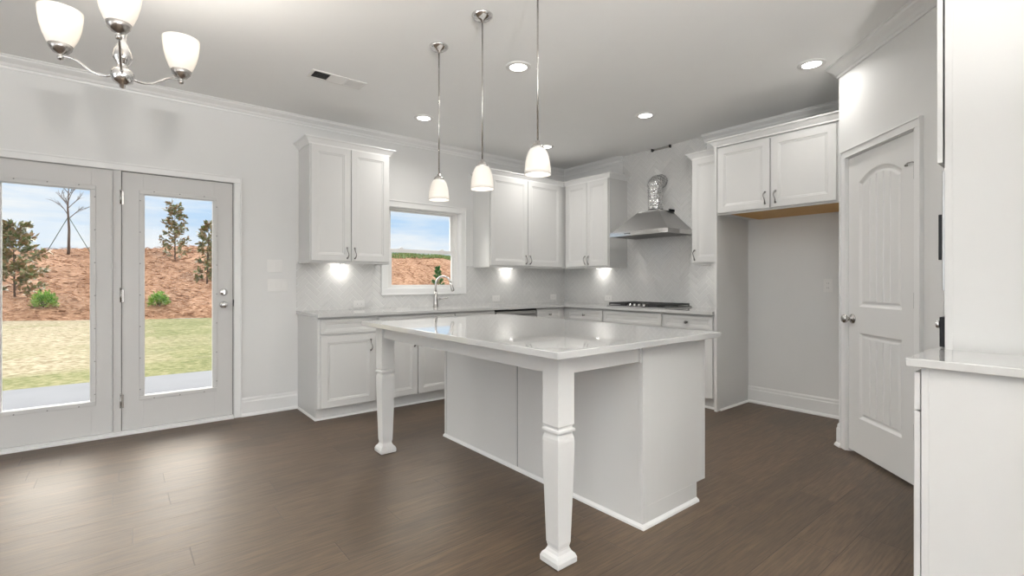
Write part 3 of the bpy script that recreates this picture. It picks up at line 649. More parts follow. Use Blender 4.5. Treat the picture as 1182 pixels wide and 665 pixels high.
# corner pair: the window-wall unit runs to the corner, the tile-wall unit butts on to it
UL = 3.303
upper('wall_cabinet', 'white wall cabinet to the right of the window, left half of the corner pair', (UL, Y1 - 0.0005), 0, X2 - UL - TT - 0.001, 1.372, 2.435, 0.35,
      [(0.012, 0.568, 0.538), (0.574, 1.142, 0.604)], None, pucks=(0.50,))
rr = upper('wall_cabinet', 'white two door wall cabinet left of the range hood, right half of the corner pair', (X2 - TT - 0.0005, Y1 - 0.352), -PI / 2, Y1 - 0.352 - 3.735, 1.372, 2.435, 0.35,
      [(0.030, 0.385, 0.360), (0.391, 0.721, 0.416)], None, pucks=(0.36,))
# one crown turning the corner over the pair
cc = MB(); z = 2.425; h = 0.062; o = 0.048
pr = [(0, z), (0.006, z), (0.008, z + 0.012), (0.020, z + 0.026), (0.034, z + 0.044), (o - 0.004, z + 0.050), (o, z + 0.053), (o, z + h), (-0.02, z + h), (-0.02, z)]
cc.sweep([(UL, Y1), (UL, Y1 - 0.332), (X2 - TT - 0.332, Y1 - 0.332), (X2 - TT - 0.332, 3.735), (X2 - TT, 3.735)], pr)
tag(cc.build('cabinet_crown_moulding', M['trim']), 'white crown strip turning the corner over the paired wall cabinets', 'moulding')
# right of the hood
upper('wall_cabinet', 'narrow white single door wall cabinet right of the range hood', (X2 - TT - 0.0005, 2.673), -PI / 2, 2.673 - 2.284, 1.372, 2.435, 0.345,
      [(0.010, 0.379, 0.040)], (True, False), pucks=(0.19,))
# refrigerator cabinet with its raw plywood underside
fc = thing('refrigerator_cabinet', 'white two door cabinet with raw wood underside over the empty refrigerator space', 'cabinet', (X2 - 0.0005, 2.2615, 1.800), -PI / 2)
fw_ = 2.2615 - P0.y - 0.001
b = MB(); b.box(0, fw_, -0.590, 0, 0.002, 0.615); b.box(0, fw_, -0.592, -0.570, -0.004, 0.002); b.build('cabinet_body', M['cab'], fc)
MB().box(0.10, fw_, -0.570, -0.001, -0.002, 0.002).build('cabinet_underside', M['ply'], fc)['label'] = 'raw orange plywood underside'
for x0, x1, hx in ((0.006, 0.462, 0.425), (0.470, 0.950, 0.508)):
    dr = MB().panel(x0, x1, 0.012, 0.600, -0.612).build('door', M['cab'], fc); arc_pull(dr, hx, 0.10, -0.612)
c = MB(); ccrown(c, fw_ + 0.0, 0.600, 0.618, False, False); c.build('cabinet_crown', M['trim'], fc)
# tall end panel between the counter and the refrigerator space, with its crown return
ep = thing('end_panel', 'tall white panel between the cooktop counter and the refrigerator space', 'panel', (X2 - 0.001, 2.2725, 0))
b = MB(); b.box(-0.610, 0, -0.010, 0.010, 0, 2.428); b.box(-0.612, -0.590, -0.0105, 0.013, 0.0, 2.428); b.build('panel_board', M['cab'], ep)
s_ = MB(); s_.sweep([(-0.002, -0.010), (-0.560, -0.010)][::-1] , [(0, 0), (0.014, 0), (0.012, 0.010), (0, 0.018)]); s_.build('shoe_strip', M['trim'], ep)
c = MB(); zc = 2.418; pr2 = [(a, bb - z + zc) for a, bb in pr]
c.sweep([(0, 0.0125), (-0.600, 0.0125), (-0.600, -0.0105)], pr2); c.build('cabinet_crown', M['trim'], ep)

# base cabinets
def base(label, loc, rz, w_, fronts, side_l=False, side_r=False, d=0.612, h=0.884):
    r = thing('base_cabinet', label, 'cabinet', (loc[0], loc[1], 0), rz)
    b = MB(); yf = -(d - 0.020)
    b.box(0, w_, yf, 0, 0.10, h); b.box(0.0, w_, yf + 0.045, 0, 0.0, 0.10); b.build('cabinet_body', M['cab'], r)
    s_ = MB(); s_.sweep([(0, -(d - 0.065)), (w_, -(d - 0.065))] if not side_l else [(0, 0), (0, -(d - 0.065)), (w_, -(d - 0.065))], [(0, 0), (0.012, 0), (0.010, 0.012), (0, 0.018)]); s_.build('shoe_strip', M['trim'], r)
    for kind, x0, x1, hx in fronts:
        if kind in ('drawer', 'false'):
            dm = MB().panel(x0, x1, 0.738, 0.866, -d, rail=0.026); dr = dm.build('drawer', M['cab'], r)
            if kind == 'drawer': knob(dr, (x0 + x1) / 2, 0.802, -d)
        else:
            dr = MB().panel(x0, x1, 0.108, 0.724, -d).build('door', M['cab'], r); arc_pull(dr, hx, 0.62, -d)
    return r
YB = Y1 - 0.0005
base('white base cabinet with a drawer at the left end of the window counter', (1.305, YB), 0, 0.523, [('false', 0.020, 0.505, 0), ('door', 0.020, 0.505, 0.462)], side_l=True)
base('white sink base cabinet under the faucet', (1.829, YB), 0, 0.830, [('false', 0.012, 0.818, 0), ('door', 0.012, 0.408, 0.375), ('door', 0.416, 0.818, 0.450)])
base('white base cabinet between the sink base and the dishwasher', (2.660, YB), 0, 0.520, [('drawer', 0.008, 0.512, 0), ('door', 0.008, 0.512, 0.045)])
# dishwasher
dw = thing('dishwasher', 'stainless steel dishwasher under the window counter', 'dishwasher', (3.185, YB, 0))
MB().box(0, 0.594, -0.575, 0, 0.05, 0.878).build('tub_body', M['dark'], dw)
MB().box(0.003, 0.591, -0.612, -0.576, 0.11, 0.815).build('door_panel', M['steel'], dw, 0.004)
MB().box(0.003, 0.591, -0.614, -0.576, 0.818, 0.862).build('control_panel', M['steel'], dw, 0.003)
MB().box(0.003, 0.591, -0.612, -0.576, 0.863, 0.879).build('control_strip', M['blackgl'], dw, 0.002)
hb = MB(); hb.tube([(0.06, -0.612, 0.765), (0.06, -0.650, 0.765), (0.075, -0.656, 0.765), (0.519, -0.656, 0.765), (0.534, -0.650, 0.765), (0.534, -0.612, 0.765)], 0.009, 10); hb.build('handle', M['steel'], dw)
MB().box(0.01, 0.584, -0.545, -0.02, 0.0, 0.05).build('toe_panel', M['black'], dw)
base('white drawer cabinet between the dishwasher and the corner', (3.780, YB), 0, X2 - 3.780 - 0.61, [('drawer', 0.012, 0.400, 0), ('door', 0.012, 0.400, 0.355)])
XB = X2 - 0.0005
base('white drawer cabinet in the corner left of the cooktop', (XB, Y1 - 0.001), -PI / 2, Y1 - 3.604, [('drawer', 0.665, 1.200, 0), ('door', 0.665, 1.200, 1.160)])
base('white cabinet with a wide blank drawer front directly under the cooktop', (XB, 3.603), -PI / 2, 0.763, [('false', 0.010, 0.753, 0), ('door', 0.010, 0.378, 0.345), ('door', 0.384, 0.753, 0.417)])
base('white drawer cabinet right of the cooktop beside the tall panel', (XB, 2.839), -PI / 2, 2.839 - 2.2865, [('drawer', 0.012, 0.535, 0), ('door', 0.012, 0.535, 0.045)])

# L-shaped worktop
ct = MB(); pl = [(1.291, Y1), (1.291, Y1 - 0.650), (X2 - 0.650, Y1 - 0.650), (X2 - 0.650, 2.2865), (X2, 2.2865), (X2, Y1)]
ct.rings([[(x, y, 0.8842) for x, y in pl], [(x, y, 0.914) for x, y in pl]])
tag(ct.build('countertop', M['quartz'], None, 0.002), 'long L-shaped white quartz countertop running under the window and the cooktop', 'countertop')

# ------------------------------------------------------------------ faucet
fa = thing('faucet', 'brushed nickel gooseneck faucet standing in front of the kitchen window', 'faucet', (2.735, Y1 - 0.095, 0.914))
b = MB(); b.lathe([(0.030, 0), (0.030, 0.004), (0.026, 0.010), (0.024, 0.05), (0.020, 0.12), (0.0165, 0.17)], n=20); b.build('body', M['nickel'], fa)
n = MB(); pts = [(0, 0, 0.165), (0, 0, 0.24)]
R_ = 0.085; dx, dy = 0.80, -0.60
for i in range(1, 13):
    a = PI - PI * i / 12 * 0.94; pts.append((dx * (R_ + R_ * math.cos(a)), dy * (R_ + R_ * math.cos(a)), 0.24 + R_ * 1.15 * math.sin(a)))
n.tube(pts, 0.0115, 12); n.build('neck', M['nickel'], fa)
e0 = Vector(pts[-1]); dn = (e0 - Vector(pts[-2])).normalized()
sp = MB(); sp.tube([e0 - dn * 0.01, e0 + dn * 0.02, e0 + dn * 0.075, e0 + dn * 0.085], [0.0125, 0.015, 0.019, 0.017], 14); sp.build('spray_head', M['nickel'], fa)
sp = MB(); sp.tube([e0 + dn * 0.084, e0 + dn * 0.090], [0.015, 0.014], 14); sp.build('spray_face', M['black'], fa)
lv = MB(); lv.tube([(0.010, -0.006, 0.085), (0.040, -0.028, 0.085)], 0.013, 12); lv.tube([(0.036, -0.026, 0.085), (0.062, -0.043, 0.090), (0.115, -0.078, 0.100)], [0.009, 0.006, 0.005], 10); lv.build('lever_handle', M['nickel'], fa)

# ------------------------------------------------------------------ gas cooktop
ck = thing('gas_cooktop', 'black five burner gas cooktop on the counter under the range hood', 'cooktop', (4.300, 3.600, 0.9142), -PI / 2)
# local x: along the wall (0.76), local y: towards the wall +; front at y = 0
MB().box(0, 0.76, 0, 0.505, 0.0, 0.010).build('tray', M['steel'], ck, 0.003)
MB().box(0.004, 0.756, 0.004, 0.501, 0.010, 0.014).build('burner_plate', M['black'], ck, 0.002)
bt = [(0.14, 0.13), (0.14, 0.37), (0.38, 0.25), (0.62, 0.13), (0.62, 0.37)]
for x, y in bt:
    q = MB(); rb = 0.052 if x == 0.38 else 0.040
    q.lathe([(rb, 0), (rb, 0.008), (rb * 0.75, 0.011), (rb * 0.75, 0.017), (rb * 0.6, 0.019), (0.003, 0.019)], (x, y, 0.014), 20); q.build('burner', M['black'], ck)
for i in range(3):
    g = MB(); x0, x1 = 0.018 + i * 0.243, 0.018 + i * 0.243 + 0.238; y0 = 0.022 if i != 1 else 0.095; y1 = 0.483; zt = 0.044; bw = 0.010
    for x in (x0, (x0 + x1 - bw) / 2, x1 - bw): g.box(x, x + bw, y0, y1, zt - 0.018, zt)
    for y in (y0, y0 + (y1 - y0 - bw) * .25, y0 + (y1 - y0 - bw) * .5, y0 + (y1 - y0 - bw) * .75, y1 - bw): g.box(x0, x1, y, y + bw, zt - 0.018, zt)
    for x in (x0, x1 - bw):
        for y in (y0, (y0 + y1) / 2, y1 - bw): g.box(x, x + bw, y, y + bw, 0.012, zt - 0.010)
    g.build('grate', M['black'], ck, 0.001, 1)
for i in range(4):
    x = 0.290 + i * 0.060; q = MB(); q.lathe([(0.021, 0), (0.021, 0.004), (0.016, 0.006), (0.015, 0.024), (0.012, 0.026), (0.002, 0.026)], (x, 0.048, 0.013), 18); q.box(x - 0.002, x + 0.002, 0.036, 0.060, 0.038, 0.041); q.build('control_knob', M['chrome'], ck)

# ------------------------------------------------------------------ range hood and its bare foil duct
hd = thing('range_hood', 'stainless steel pyramid range hood with no chimney cover on the tiled wall', 'range hood', (X2 - TT - 0.0005, 3.225, 1.70))
hw = 0.378; dp = 0.485
b = MB()
def rect(xa, xb, ya, yb, z): return [(xa, ya, z), (xb, ya, z), (xb, yb, z), (xa, yb, z)]
b.rings([rect(-dp, 0, -hw, hw, 0.0), rect(-dp, 0, -hw, hw, 0.048), rect(-dp + 0.012, 0, -hw + 0.012, hw - 0.012, 0.052), rect(-0.30, 0, -0.140, 0.140, 0.265), rect(-0.29, 0, -0.130, 0.130, 0.285)], cap0=False)
b.rings([rect(-dp, 0, -hw, hw, 0.0), rect(-dp + 0.02, -0.02, -hw + 0.02, hw - 0.02, 0.0), rect(-dp + 0.02, -0.02, -hw + 0.02, hw - 0.02, 0.020)], cap0=False)
b.build('canopy', M['steel'], hd, 0.001)
q = MB(); q.rings([rect(-dp - 0.002, 0, -hw - 0.002, hw + 0.002, 0.0), rect(-dp - 0.002, 0, -hw - 0.002, hw + 0.002, 0.046)], cap0=False, cap1=False); q.build('rim_band', M['chrome'], hd)
for i in range(2):
    q = MB(); y0 = -0.33 + i * 0.335; q.box(-dp + 0.05, -0.06, y0, y0 + 0.325, 0.004, 0.018)
    for k in range(12): q.box(-dp + 0.06, -0.07, y0 + 0.012 + k * 0.0255, y0 + 0.022 + k * 0.0255, 0.000, 0.004)
    q.build('grease_filter', M['steel'], hd)
q = MB(); q.box(-dp - 0.004, -dp - 0.002, -0.05, 0.05, 0.014, 0.034)
q.build('badge_plate', M['chrome'], hd)
for i in range(4):
    q = MB(); q.lathe([(0.006, 0), (0.006, 0.003), (0.003, 0.004)], (-dp - 0.002, 0.10 + i * 0.022, 0.024), 12, axis='x'); q.build('button', M['black'], hd)
for yy in (-0.145, 0.145):
    q = MB(); q.box(-0.10, -0.002, yy - 0.004, yy + 0.010, 0.285, 0.300); q.box(-0.10, -0.002, yy - 0.004, yy + 0.002, 0.275, 0.300); q.build('chimney_clip', M['black'], hd)
q = MB(); q.lathe([(0.086, 0.285), (0.086, 0.300), (0.079, 0.303), (0.077, 0.320)], (-0.150, 0.0, 0.0), 24); q.build('duct_collar', M['black'], hd)
# duct: crumpled foil tube climbing and bending into the wall
du = MB(); pts = []; rad = []; nseg = 60
for i in range(nseg + 1):
    u = i / nseg
    if u < 0.58: x, z, y = -0.150, 0.300 + 0.26 * u / 0.58, 0.012 * u
    else:
        a = (u - 0.58) / 0.42 * PI / 2; x, z, y = -0.150 + 0.147 * (1 - math.cos(a)), 0.56 + 0.080 * math.sin(a), 0.007 + 0.012 * u
    pts.append((x, y, z)); rad.append(0.078 + 0.0035 * math.sin(i * 1.9) + 0.003 * math.sin(i * 0.7))
n_ = 28; R = []; prev = None
random.seed(3)
for i, p in enumerate(pts):
    p = Vector(p); d_ = (Vector(pts[min(i + 1, nseg)]) - Vector(pts[max(i - 1, 0)])).normalized(); a_ = Vector((0, 1, 0)); b_ = d_.cross(a_)
    R.append([p + (a_ * math.cos(2 * PI * k / n_) + b_ * math.sin(2 * PI * k / n_)) * (rad[i] + random.uniform(-0.0035, 0.0035)) for k in range(n_)])
du.rings(R, True, True, True)
tag(du.build('exhaust_duct', M['foil'], None, loc=tuple(hd.location)), 'crumpled silver foil duct rising from the range hood into the tiled wall', 'duct')
bk = thing('mounting_bracket', 'small dark metal bracket on the tile at the ceiling above the hood', 'bracket', (X2 - TT - 0.0005, 3.245, CZ - 0.022))
q = MB(); q.box(-0.006, 0, -0.125, 0.125, -0.006, 0.014); q.build('bar', M['nickel'], bk)
for yy in (-0.118, 0.118):
    q = MB(); q.box(-0.030, 0, yy - 0.008, yy + 0.008, -0.014, 0.018); q.build('bracket_ear', M['black'], bk, 0.002)

# ------------------------------------------------------------------ electrical plates
def outlet(label, loc, rz, horizontal=False, group=None):
    r = thing('wall_outlet', label, 'outlet', loc, rz, group)
    H, Wd = (0.036, 0.058) if horizontal else (0.058, 0.036)
    MB().box(-Wd, Wd, -0.006, 0.0, -H, H).build('cover_plate', M['plastic'], r, 0.003)
    for s_ in (-1, 1):
        c = (s_ * 0.020, 0) if horizontal else (0, s_ * 0.020)
        q = MB(); a, b2 = (0.013, 0.016) if horizontal else (0.016, 0.013); q.box(c[0] - a, c[0] + a, -0.0085, -0.006, c[1] - b2, c[1] + b2); so_ = q.build('socket', M['plastic'], r, 0.002)
        q = MB()
        for t_ in (-0.006, 0.006):
            if horizontal: q.box(c[0] - 0.002, c[0] + 0.006, -0.0090, -0.0084, c[1] + t_ - 0.0012, c[1] + t_ + 0.0012)
            else: q.box(c[0] + t_ - 0.0012, c[0] + t_ + 0.0012, -0.0090, -0.0084, c[1] - 0.002, c[1] + 0.006)
        q.build('socket_slots', M['slot'], so_)
    return r
outlet('white horizontal outlet in the tile under the left wall cabinet', (1.894, Y1 - TT, 0.965), 0, True)
outlet('white horizontal outlet in the tile of the window wall beside the corner', (4.626, Y1 - TT, 0.985), 0, True)
outlet('white horizontal outlet in the tile midway between window and corner', (3.640, Y1 - TT, 0.985), 0, True)
outlet('white horizontal outlet in the tile left of the cooktop', (X2 - TT, 4.024, 0.985), -PI / 2, True)
outlet('white upright outlet on the grey wall inside the empty refrigerator space', (X2, 1.563, 1.154), -PI / 2)
def switches(label, loc, n):
    r = thing('light_switch', label, 'switch', loc)
    wd = 0.024 * n + 0.016
    MB().box(-wd, wd, -0.006, 0, -0.058, 0.058).build('cover_plate', M['plastic'], r, 0.003)
    for i in range(n):
        x = (i - (n - 1) / 2) * 0.046; q = MB(); q.box(x - 0.017, x + 0.017, -0.0075, -0.006, -0.034, 0.034); q.add([(x - 0.015, -0.0075, -0.031), (x + 0.015, -0.0075, -0.031), (x + 0.015, -0.0115, 0.031), (x - 0.015, -0.0115, 0.031), (x - 0.015, -0.0075, 0.031), (x + 0.015, -0.0075, 0.031)], [(0, 1, 2, 3), (3, 2, 5, 4), (0, 3, 4), (1, 5, 2)])
        q.build('rocker', M['plastic'], r)
switches('white double switch plate beside the left wall cabinet, upper of two', (1.106, Y1, 1.333), 2)
switches('white triple switch plate beside the left wall cabinet, lower of two', (1.132, Y1, 1.157), 3)

# ================================================================== island
IX0, IX1, IY0, IY1 = 1.955, 2.500, 1.412, 3.235
isl = thing('kitchen_island', 'white kitchen island base with two turned square legs under the quartz top', 'island', (IX0, IY0, 0))
def li(mb): mb.v = [(a - IX0, b - IY0, c) for a, b, c in mb.v]; return mb
b = MB()
b.box(IX0 + 0.006, IX1, IY0 + 0.006, IY1, 0.10, 0.884); b.box(IX0 + 0.006, IX1 - 0.065, IY0 + 0.006, IY1, 0.0, 0.10)
li(b).build('cabinet_body', M['cab'], isl)
GAP = 2.360
p = MB(); p.box(IX0, IX0 + 0.008, IY0 + 0.026, GAP - 0.004, 0.0, 0.884); li(p).build('side_panel', M['cab'], isl, 0.001)
p = MB(); p.box(IX0, IX0 + 0.008, GAP + 0.004, IY1 - 0.026, 0.0, 0.884); li(p).build('side_panel', M['cab'], isl, 0.001)
li(MB().box(IX0 + 0.005, IX0 + 0.0075, GAP - 0.004, GAP + 0.004, 0, 0.884)).build('panel_gap', M['dark'], isl)
li(MB().box(IX0 + 0.005, IX0 + 0.0075, IY1 - 0.0262, IY1 - 0.0218, 0, 0.884)).build('panel_gap', M['dark'], isl)
p = MB(); p.box(IX0 - 0.003, IX0 + 0.008, IY0, IY0 + 0.024, 0, 0.884); li(p).build('corner_strip', M['cab'], isl, 0.001)
p = MB(); p.box(IX0 - 0.003, IX0 + 0.008, IY1 - 0.022, IY1 + 0.002, 0, 0.884); li(p).build('corner_strip', M['cab'], isl, 0.001)
p = MB(); p.box(IX0 + 0.008, IX1 - 0.002, IY0, IY0 + 0.008, 0.10, 0.884); p.box(IX0 + 0.008, IX1 - 0.065, IY0, IY0 + 0.008, 0, 0.10); li(p).build('end_panel', M['cab'], isl, 0.001)
p = MB(); p.box(IX1 - 0.004, IX1 + 0.018, IY0 - 0.001, IY0 + 0.020, 0.10, 0.884); li(p).build('corner_strip', M['cab'], isl, 0.001)
for k in range(3):
    y0 = IY0 + 0.024 + k * 0.6; y1 = y0 + 0.590
    q = MB().panel(0, y1 - y0, 0.108, 0.866, 0)   # facing -y, turned to face +x
    q.v = [(IX1 + 0.019 - yy, y0 + xx, zz) for xx, yy, zz in q.v]; dr = li(q).build('door', M['cab'], isl)
    hnd = arc_pull(dr, 0, 0, 0); hnd.location = (IX1 + 0.019 - IX0, y0 - IY0 + (0.55 if k % 2 == 0 else 0.04), 0.76); hnd.rotation_euler = (0, 0, PI / 2)
s_ = MB(); s_.sweep([(IX1 - 0.065, IY0), (IX0 - 0.003, IY0), (IX0 - 0.003, IY1)][::-1], [(0, 0), (0.016, 0), (0.014, 0.010), (0, 0.020)])
li(s_).build('shoe_strip', M['trim'], isl)
# the direction of travel above keeps the room on the right
# aprons
AZ0 = 0.800
a = MB(); a.box(1.412, 1.432, 1.50, 3.20, AZ0, 0.884); li(a).build('apron', M['cab'], isl, 0.001)
a = MB(); a.box(1.47, IX0 - 0.004, 1.432, 1.452, AZ0, 0.884); a.box(IX0 - 0.012, IX0 + 0.0, 1.420, 1.45, AZ0 - 0.004, 0.884); li(a).build('apron', M['cab'], isl, 0.001)
a = MB(); a.box(1.47, IX0 - 0.004, 3.195, 3.215, AZ0, 0.884); li(a).build('apron', M['cab'], isl, 0.001)
lp = [(0.051, 0.0), (0.056, 0.006), (0.056, 0.026), (0.050, 0.040), (0.040, 0.050), (0.034, 0.062), (0.033, 0.070), (0.037, 0.088), (0.047, 0.42), (0.0485, 0.47), (0.0485, 0.515), (0.047, 0.530), (0.042, 0.545), (0.041, 0.553), (0.050, 0.556), (0.051, 0.562), (0.050, 0.568), (0.0415, 0.572), (0.0415, 0.578), (0.0475, 0.586), (0.0475, 0.884)]
for cy in (1.4735, 3.195):
    q = MB().sqlathe(lp, (1.4475, cy, 0)); li(q).build('leg', M['cab'], isl, 0.0015)
wt = MB(); pl = [(1.307, 1.335), (2.552, 1.335), (2.552, 3.285), (1.307, 3.285)]
wt.rings([[(x, y, 0.8842) for x, y in pl], [(x, y, 0.914) for x, y in pl]])
tag(wt.build('island_worktop', M['quartz'], None, 0.003, 3), 'glossy white quartz slab on top of the kitchen island', 'worktop')

# ================================================================== near counter at the right edge and the oven tower
FY = 0.420
ot = thing('oven_tower', 'tall white oven cabinet standing on the floor beside the near counter', 'cabinet', (2.600, WN + 0.0005, 0))
dT = FY - WN
b = MB(); b.box(0.0, 0.020, 0.0, dT - 0.02, 0, CZ - 0.012); b.box(0.738, 0.758, 0.0, dT - 0.02, 0, CZ - 0.012); b.box(0.02, 0.738, 0, 0.01, 0, CZ - 0.012)
b.box(-0.003, 0.030, dT - 0.022, dT, 0.10, CZ - 0.012); b.box(0.728, 0.760, dT - 0.022, dT, 0.10, CZ - 0.012)
for z0, z1 in ((0.10, 0.30), (1.05, 1.15), (1.655, 1.70), (2.42, CZ - 0.012)): b.box(0.030, 0.728, dT - 0.022, dT, z0, z1)
for z_ in (0.10, 0.30, 1.10, 1.68, 2.46, CZ - 0.03): b.box(0.02, 0.738, 0.01, dT - 0.02, z_, z_ + 0.018)
b.box(0.02, 0.738, 0.01, dT - 0.08, 0, 0.10)
b.build('cabinet_body', M['cab'], ot)
def flip(mb, x1, y): mb.v = [(x1 - a, y - bb, c) for a, bb, c in mb.v]; return mb
for x0, x1, hx in ((0.006, 0.376, 0.04), (0.382, 0.752, 0.335)):
    q = MB().panel(0, x1 - x0, 1.672, 2.60, 0); dr = flip(q, x1, dT + 0.027).build('door', M['cab'], ot)
    hh = arc_pull(dr, 0, 0, 0); hh.location = (x0 + (0.335 if x0 < 0.1 else 0.035), dT + 0.027, 1.76); hh.rotation_euler = (0, 0, PI)
q = MB().panel(0, 0.746, 0.115, 0.285, 0, rail=0.04); dr = flip(q, 0.752, dT + 0.027).build('drawer', M['cab'], ot)
mw = thing('microwave_oven', 'built-in microwave with black glass edge in the oven tower', 'microwave', (2.632, FY - 0.40, 1.150))
MB().box(0.01, 0.686, 0.0, 0.40, 0.0, 0.47).build('microwave_body', M['dark'], mw)
MB().box(-0.020, 0.716, 0.401, 0.412, 0.0, 0.49).build('trim_frame', M['steel'], mw, 0.002)
MB().box(-0.016, 0.712, 0.412, 0.424, 0.126, 0.312).build('glass_door', M['blackgl'], mw, 0.002)
ov = thing('wall_oven', 'black built-in wall oven just above counter height in the oven tower', 'oven', (2.632, FY - 0.42, 0.320))
MB().box(0.01, 0.686, 0.0, 0.42, 0.0, 0.71).build('oven_body', M['dark'], ov)
MB().box(-0.020, 0.716, 0.421, 0.440, 0.60, 0.722).build('control_panel', M['blackgl'], ov, 0.002)
MB().box(-0.020, 0.716, 0.421, 0.445, 0.0, 0.590).build('oven_door', M['blackgl'], ov, 0.002)
q = MB(); q.tube([(0.05, 0.444, 0.545), (0.05, 0.485, 0.545), (0.646, 0.485, 0.545), (0.646, 0.444, 0.545)], 0.010, 10); q.build('oven_handle', M['steel'], ov)
for k in range(2):
    q = MB(); q.lathe([(0.016, 0), (0.016, -0.012), (0.013, -0.016), (0.002, -0.016)], (0.012 + k * 0.6, 0.440, 0.690 - k * 0.03), 14, axis='y'); q.build('control_knob', M['chrome'], ov)
nb = thing('base_cabinet', 'white base cabinet at the near end beside the oven tower', 'cabinet', (2.212, WN + 0.0005, 0))
wN = 2.596 - 2.212
b = MB(); b.box(0.003, wN, 0, dT - 0.0, 0.10, 0.884); b.box(0.003, wN, 0, dT - 0.07, 0, 0.10); b.build('cabinet_body', M['cab'], nb)
b = MB(); b.box(0.0, 0.022, dT - 0.020, dT + 0.001, 0.0, 0.884); b.build('corner_strip', M['cab'], nb, 0.001)
MB().box(0.0015, 0.003, 0, dT - 0.020, 0.0, 0.884).build('end_panel', M['cab'], nb)
q = MB().panel(0, wN - 0.012, 0.730, 0.862, 0, rail=0.026); dr = flip(q, wN - 0.004, dT + 0.024).build('drawer', M['cab'], nb); kk = knob(dr, 0, 0, 0); kk.location = (wN / 2, dT + 0.024, 0.797); kk.rotation_euler = (0, 0, PI)
q = MB().panel(0, wN - 0.012, 0.108, 0.722, 0); dr = flip(q, wN - 0.004, dT + 0.024).build('door', M['cab'], nb); hh = arc_pull(dr, 0, 0, 0); hh.location = (wN - 0.045, dT + 0.024, 0.62); hh.rotation_euler = (0, 0, PI)
nc = MB(); nc.box(2.186, 2.5965, WN + 0.0005, 0.462, 0.8842, 0.914)
tag(nc.build('near_countertop', M['quartz'], None, 0.004, 3), 'short white quartz countertop at the near right against the oven tower', 'countertop')

# ================================================================== lights
def pendant(x, y, label):
    r = thing('pendant_light', label, 'pendant light', (x, y, 0), 0, None)
    zs = 1.727
    MB().lathe([(0.062, CZ - 0.0005), (0.062, CZ - 0.006), (0.054, CZ - 0.016), (0.036, CZ - 0.028), (0.014, CZ - 0.034), (0.008, CZ - 0.046), (0.003, CZ - 0.048)], n=28).build('ceiling_canopy', M['chrome'], r)
    MB().tube([(0, 0, CZ - 0.040), (0, 0, zs + 0.165)], 0.0048, 10).build('rod', M['nickel'], r)
    MB().lathe([(0.004, zs + 0.176), (0.010, zs + 0.172), (0.012, zs + 0.160), (0.026, zs + 0.152), (0.034, zs + 0.140), (0.035, zs + 0.128), (0.030, zs + 0.126)], n=24).build('socket_cap', M['nickel'], r)
    t_ = 0.003
    prof = [(0.030, 0.136), (0.040, 0.128), (0.050, 0.110), (0.058, 0.085), (0.0635, 0.055), (0.067, 0.020), (0.0675, 0.0)]
    full = prof + [(a - t_, b) for a, b in reversed(prof)]
    q = MB(); q.lathe([(a, zs + b) for a, b in full], n=36, cap=False); q.build('glass_shade', M['shade'], r)
    MB().lathe([(0.012, zs + 0.125), (0.012, zs + 0.100), (0.024, zs + 0.080), (0.028, zs + 0.062), (0.022, zs + 0.044), (0.002, zs + 0.036)], n=18).build('bulb', M['bulb'], r)
    d_ = bpy.data.lights.new('pendant_lamp', 'POINT'); d_.energy = PEND_W; d_.shadow_soft_size = 0.02; d_.color = (1, 0.93, 0.84)
    o_ = bpy.data.objects.new('pendant_lamp', d_); COL.objects.link(o_); o_.parent = r; o_.location = (0, 0, zs + 0.012)
pendant(1.640, 2.790, 'frosted glass pendant light farthest from the camera, shortest looking of the three')
pendant(1.645, 2.305, 'frosted glass pendant light hanging between the other two over the island')
pendant(1.642, 1.820, 'frosted glass pendant light nearest the camera, its rod running out of the picture')

# recessed ceiling lights
def downlight(x, y, label, group=None, k=1.0):
    r = thing('recessed_light', label, 'ceiling light', (x, y, CZ), 0, group)
    MB().lathe([(0.092, -0.0003), (0.092, -0.003), (0.086, -0.006), (0.064, -0.008), (0.060, -0.004), (0.060, -0.001)], n=32, cap=False).build('trim_ring', M['plastic'], r)
    MB().lathe([(0.061, -0.002), (0.061, -0.005)], n=28).build('light_lens', M['led'], r)
    area('downlight_lamp', (0, 0, -0.010), (0, 0, -1), 0.11, 0.11, CAN_W * k, (1, 0.975, 0.94), 'DISK', r, math.radians(150))
downlight(2.240, 2.692, 'recessed ceiling light between the middle and near pendants')
downlight(2.240, 4.091, 'small looking recessed ceiling light beside the far pendant rod')
downlight(3.809, 2.725, 'recessed ceiling light in front of the range hood')
downlight(3.840, 1.340, 'recessed ceiling light nearest the pantry crown moulding', k=0.5)
downlight(3.800, 4.070, 'recessed ceiling light half hidden behind the near pendant shade')
for i, (x, y) in enumerate(((2.24, 1.33), (-1.6, -0.6), (0.8, -1.2), (-1.6, -3.0), (1.6, -3.0))):
    downlight(x, y, 'recessed ceiling light outside the photograph, in the room behind the camera', 'recessed lights behind the camera', 0.7)

# ceiling air register
vt = thing('ceiling_vent', 'white rectangular air register in the ceiling above the left wall cabinet', 'vent', (1.300, 3.735, CZ), 0)
vw, vh = 0.205, 0.078
f = MB(); f.box(-vw, vw, -vh, -vh + 0.018, -0.006, -0.0005); f.box(-vw, vw, vh - 0.018, vh, -0.006, -0.0005); f.box(-vw, -vw + 0.022, -vh + 0.018, vh - 0.018, -0.006, -0.0005); f.box(vw - 0.022, vw, -vh + 0.018, vh - 0.018, -0.006, -0.0005)
f.box(-0.068, -0.058, -vh + 0.018, vh - 0.018, -0.006, -0.0005); f.box(0.058, 0.068, -vh + 0.018, vh - 0.018, -0.006, -0.0005); f.build('register_frame', M['plastic'], vt, 0.001)
MB().box(-vw + 0.02, vw - 0.02, -vh + 0.016, vh - 0.016, -0.0012, -0.0004).build('duct_opening', M['dark'], vt)
s_ = MB()
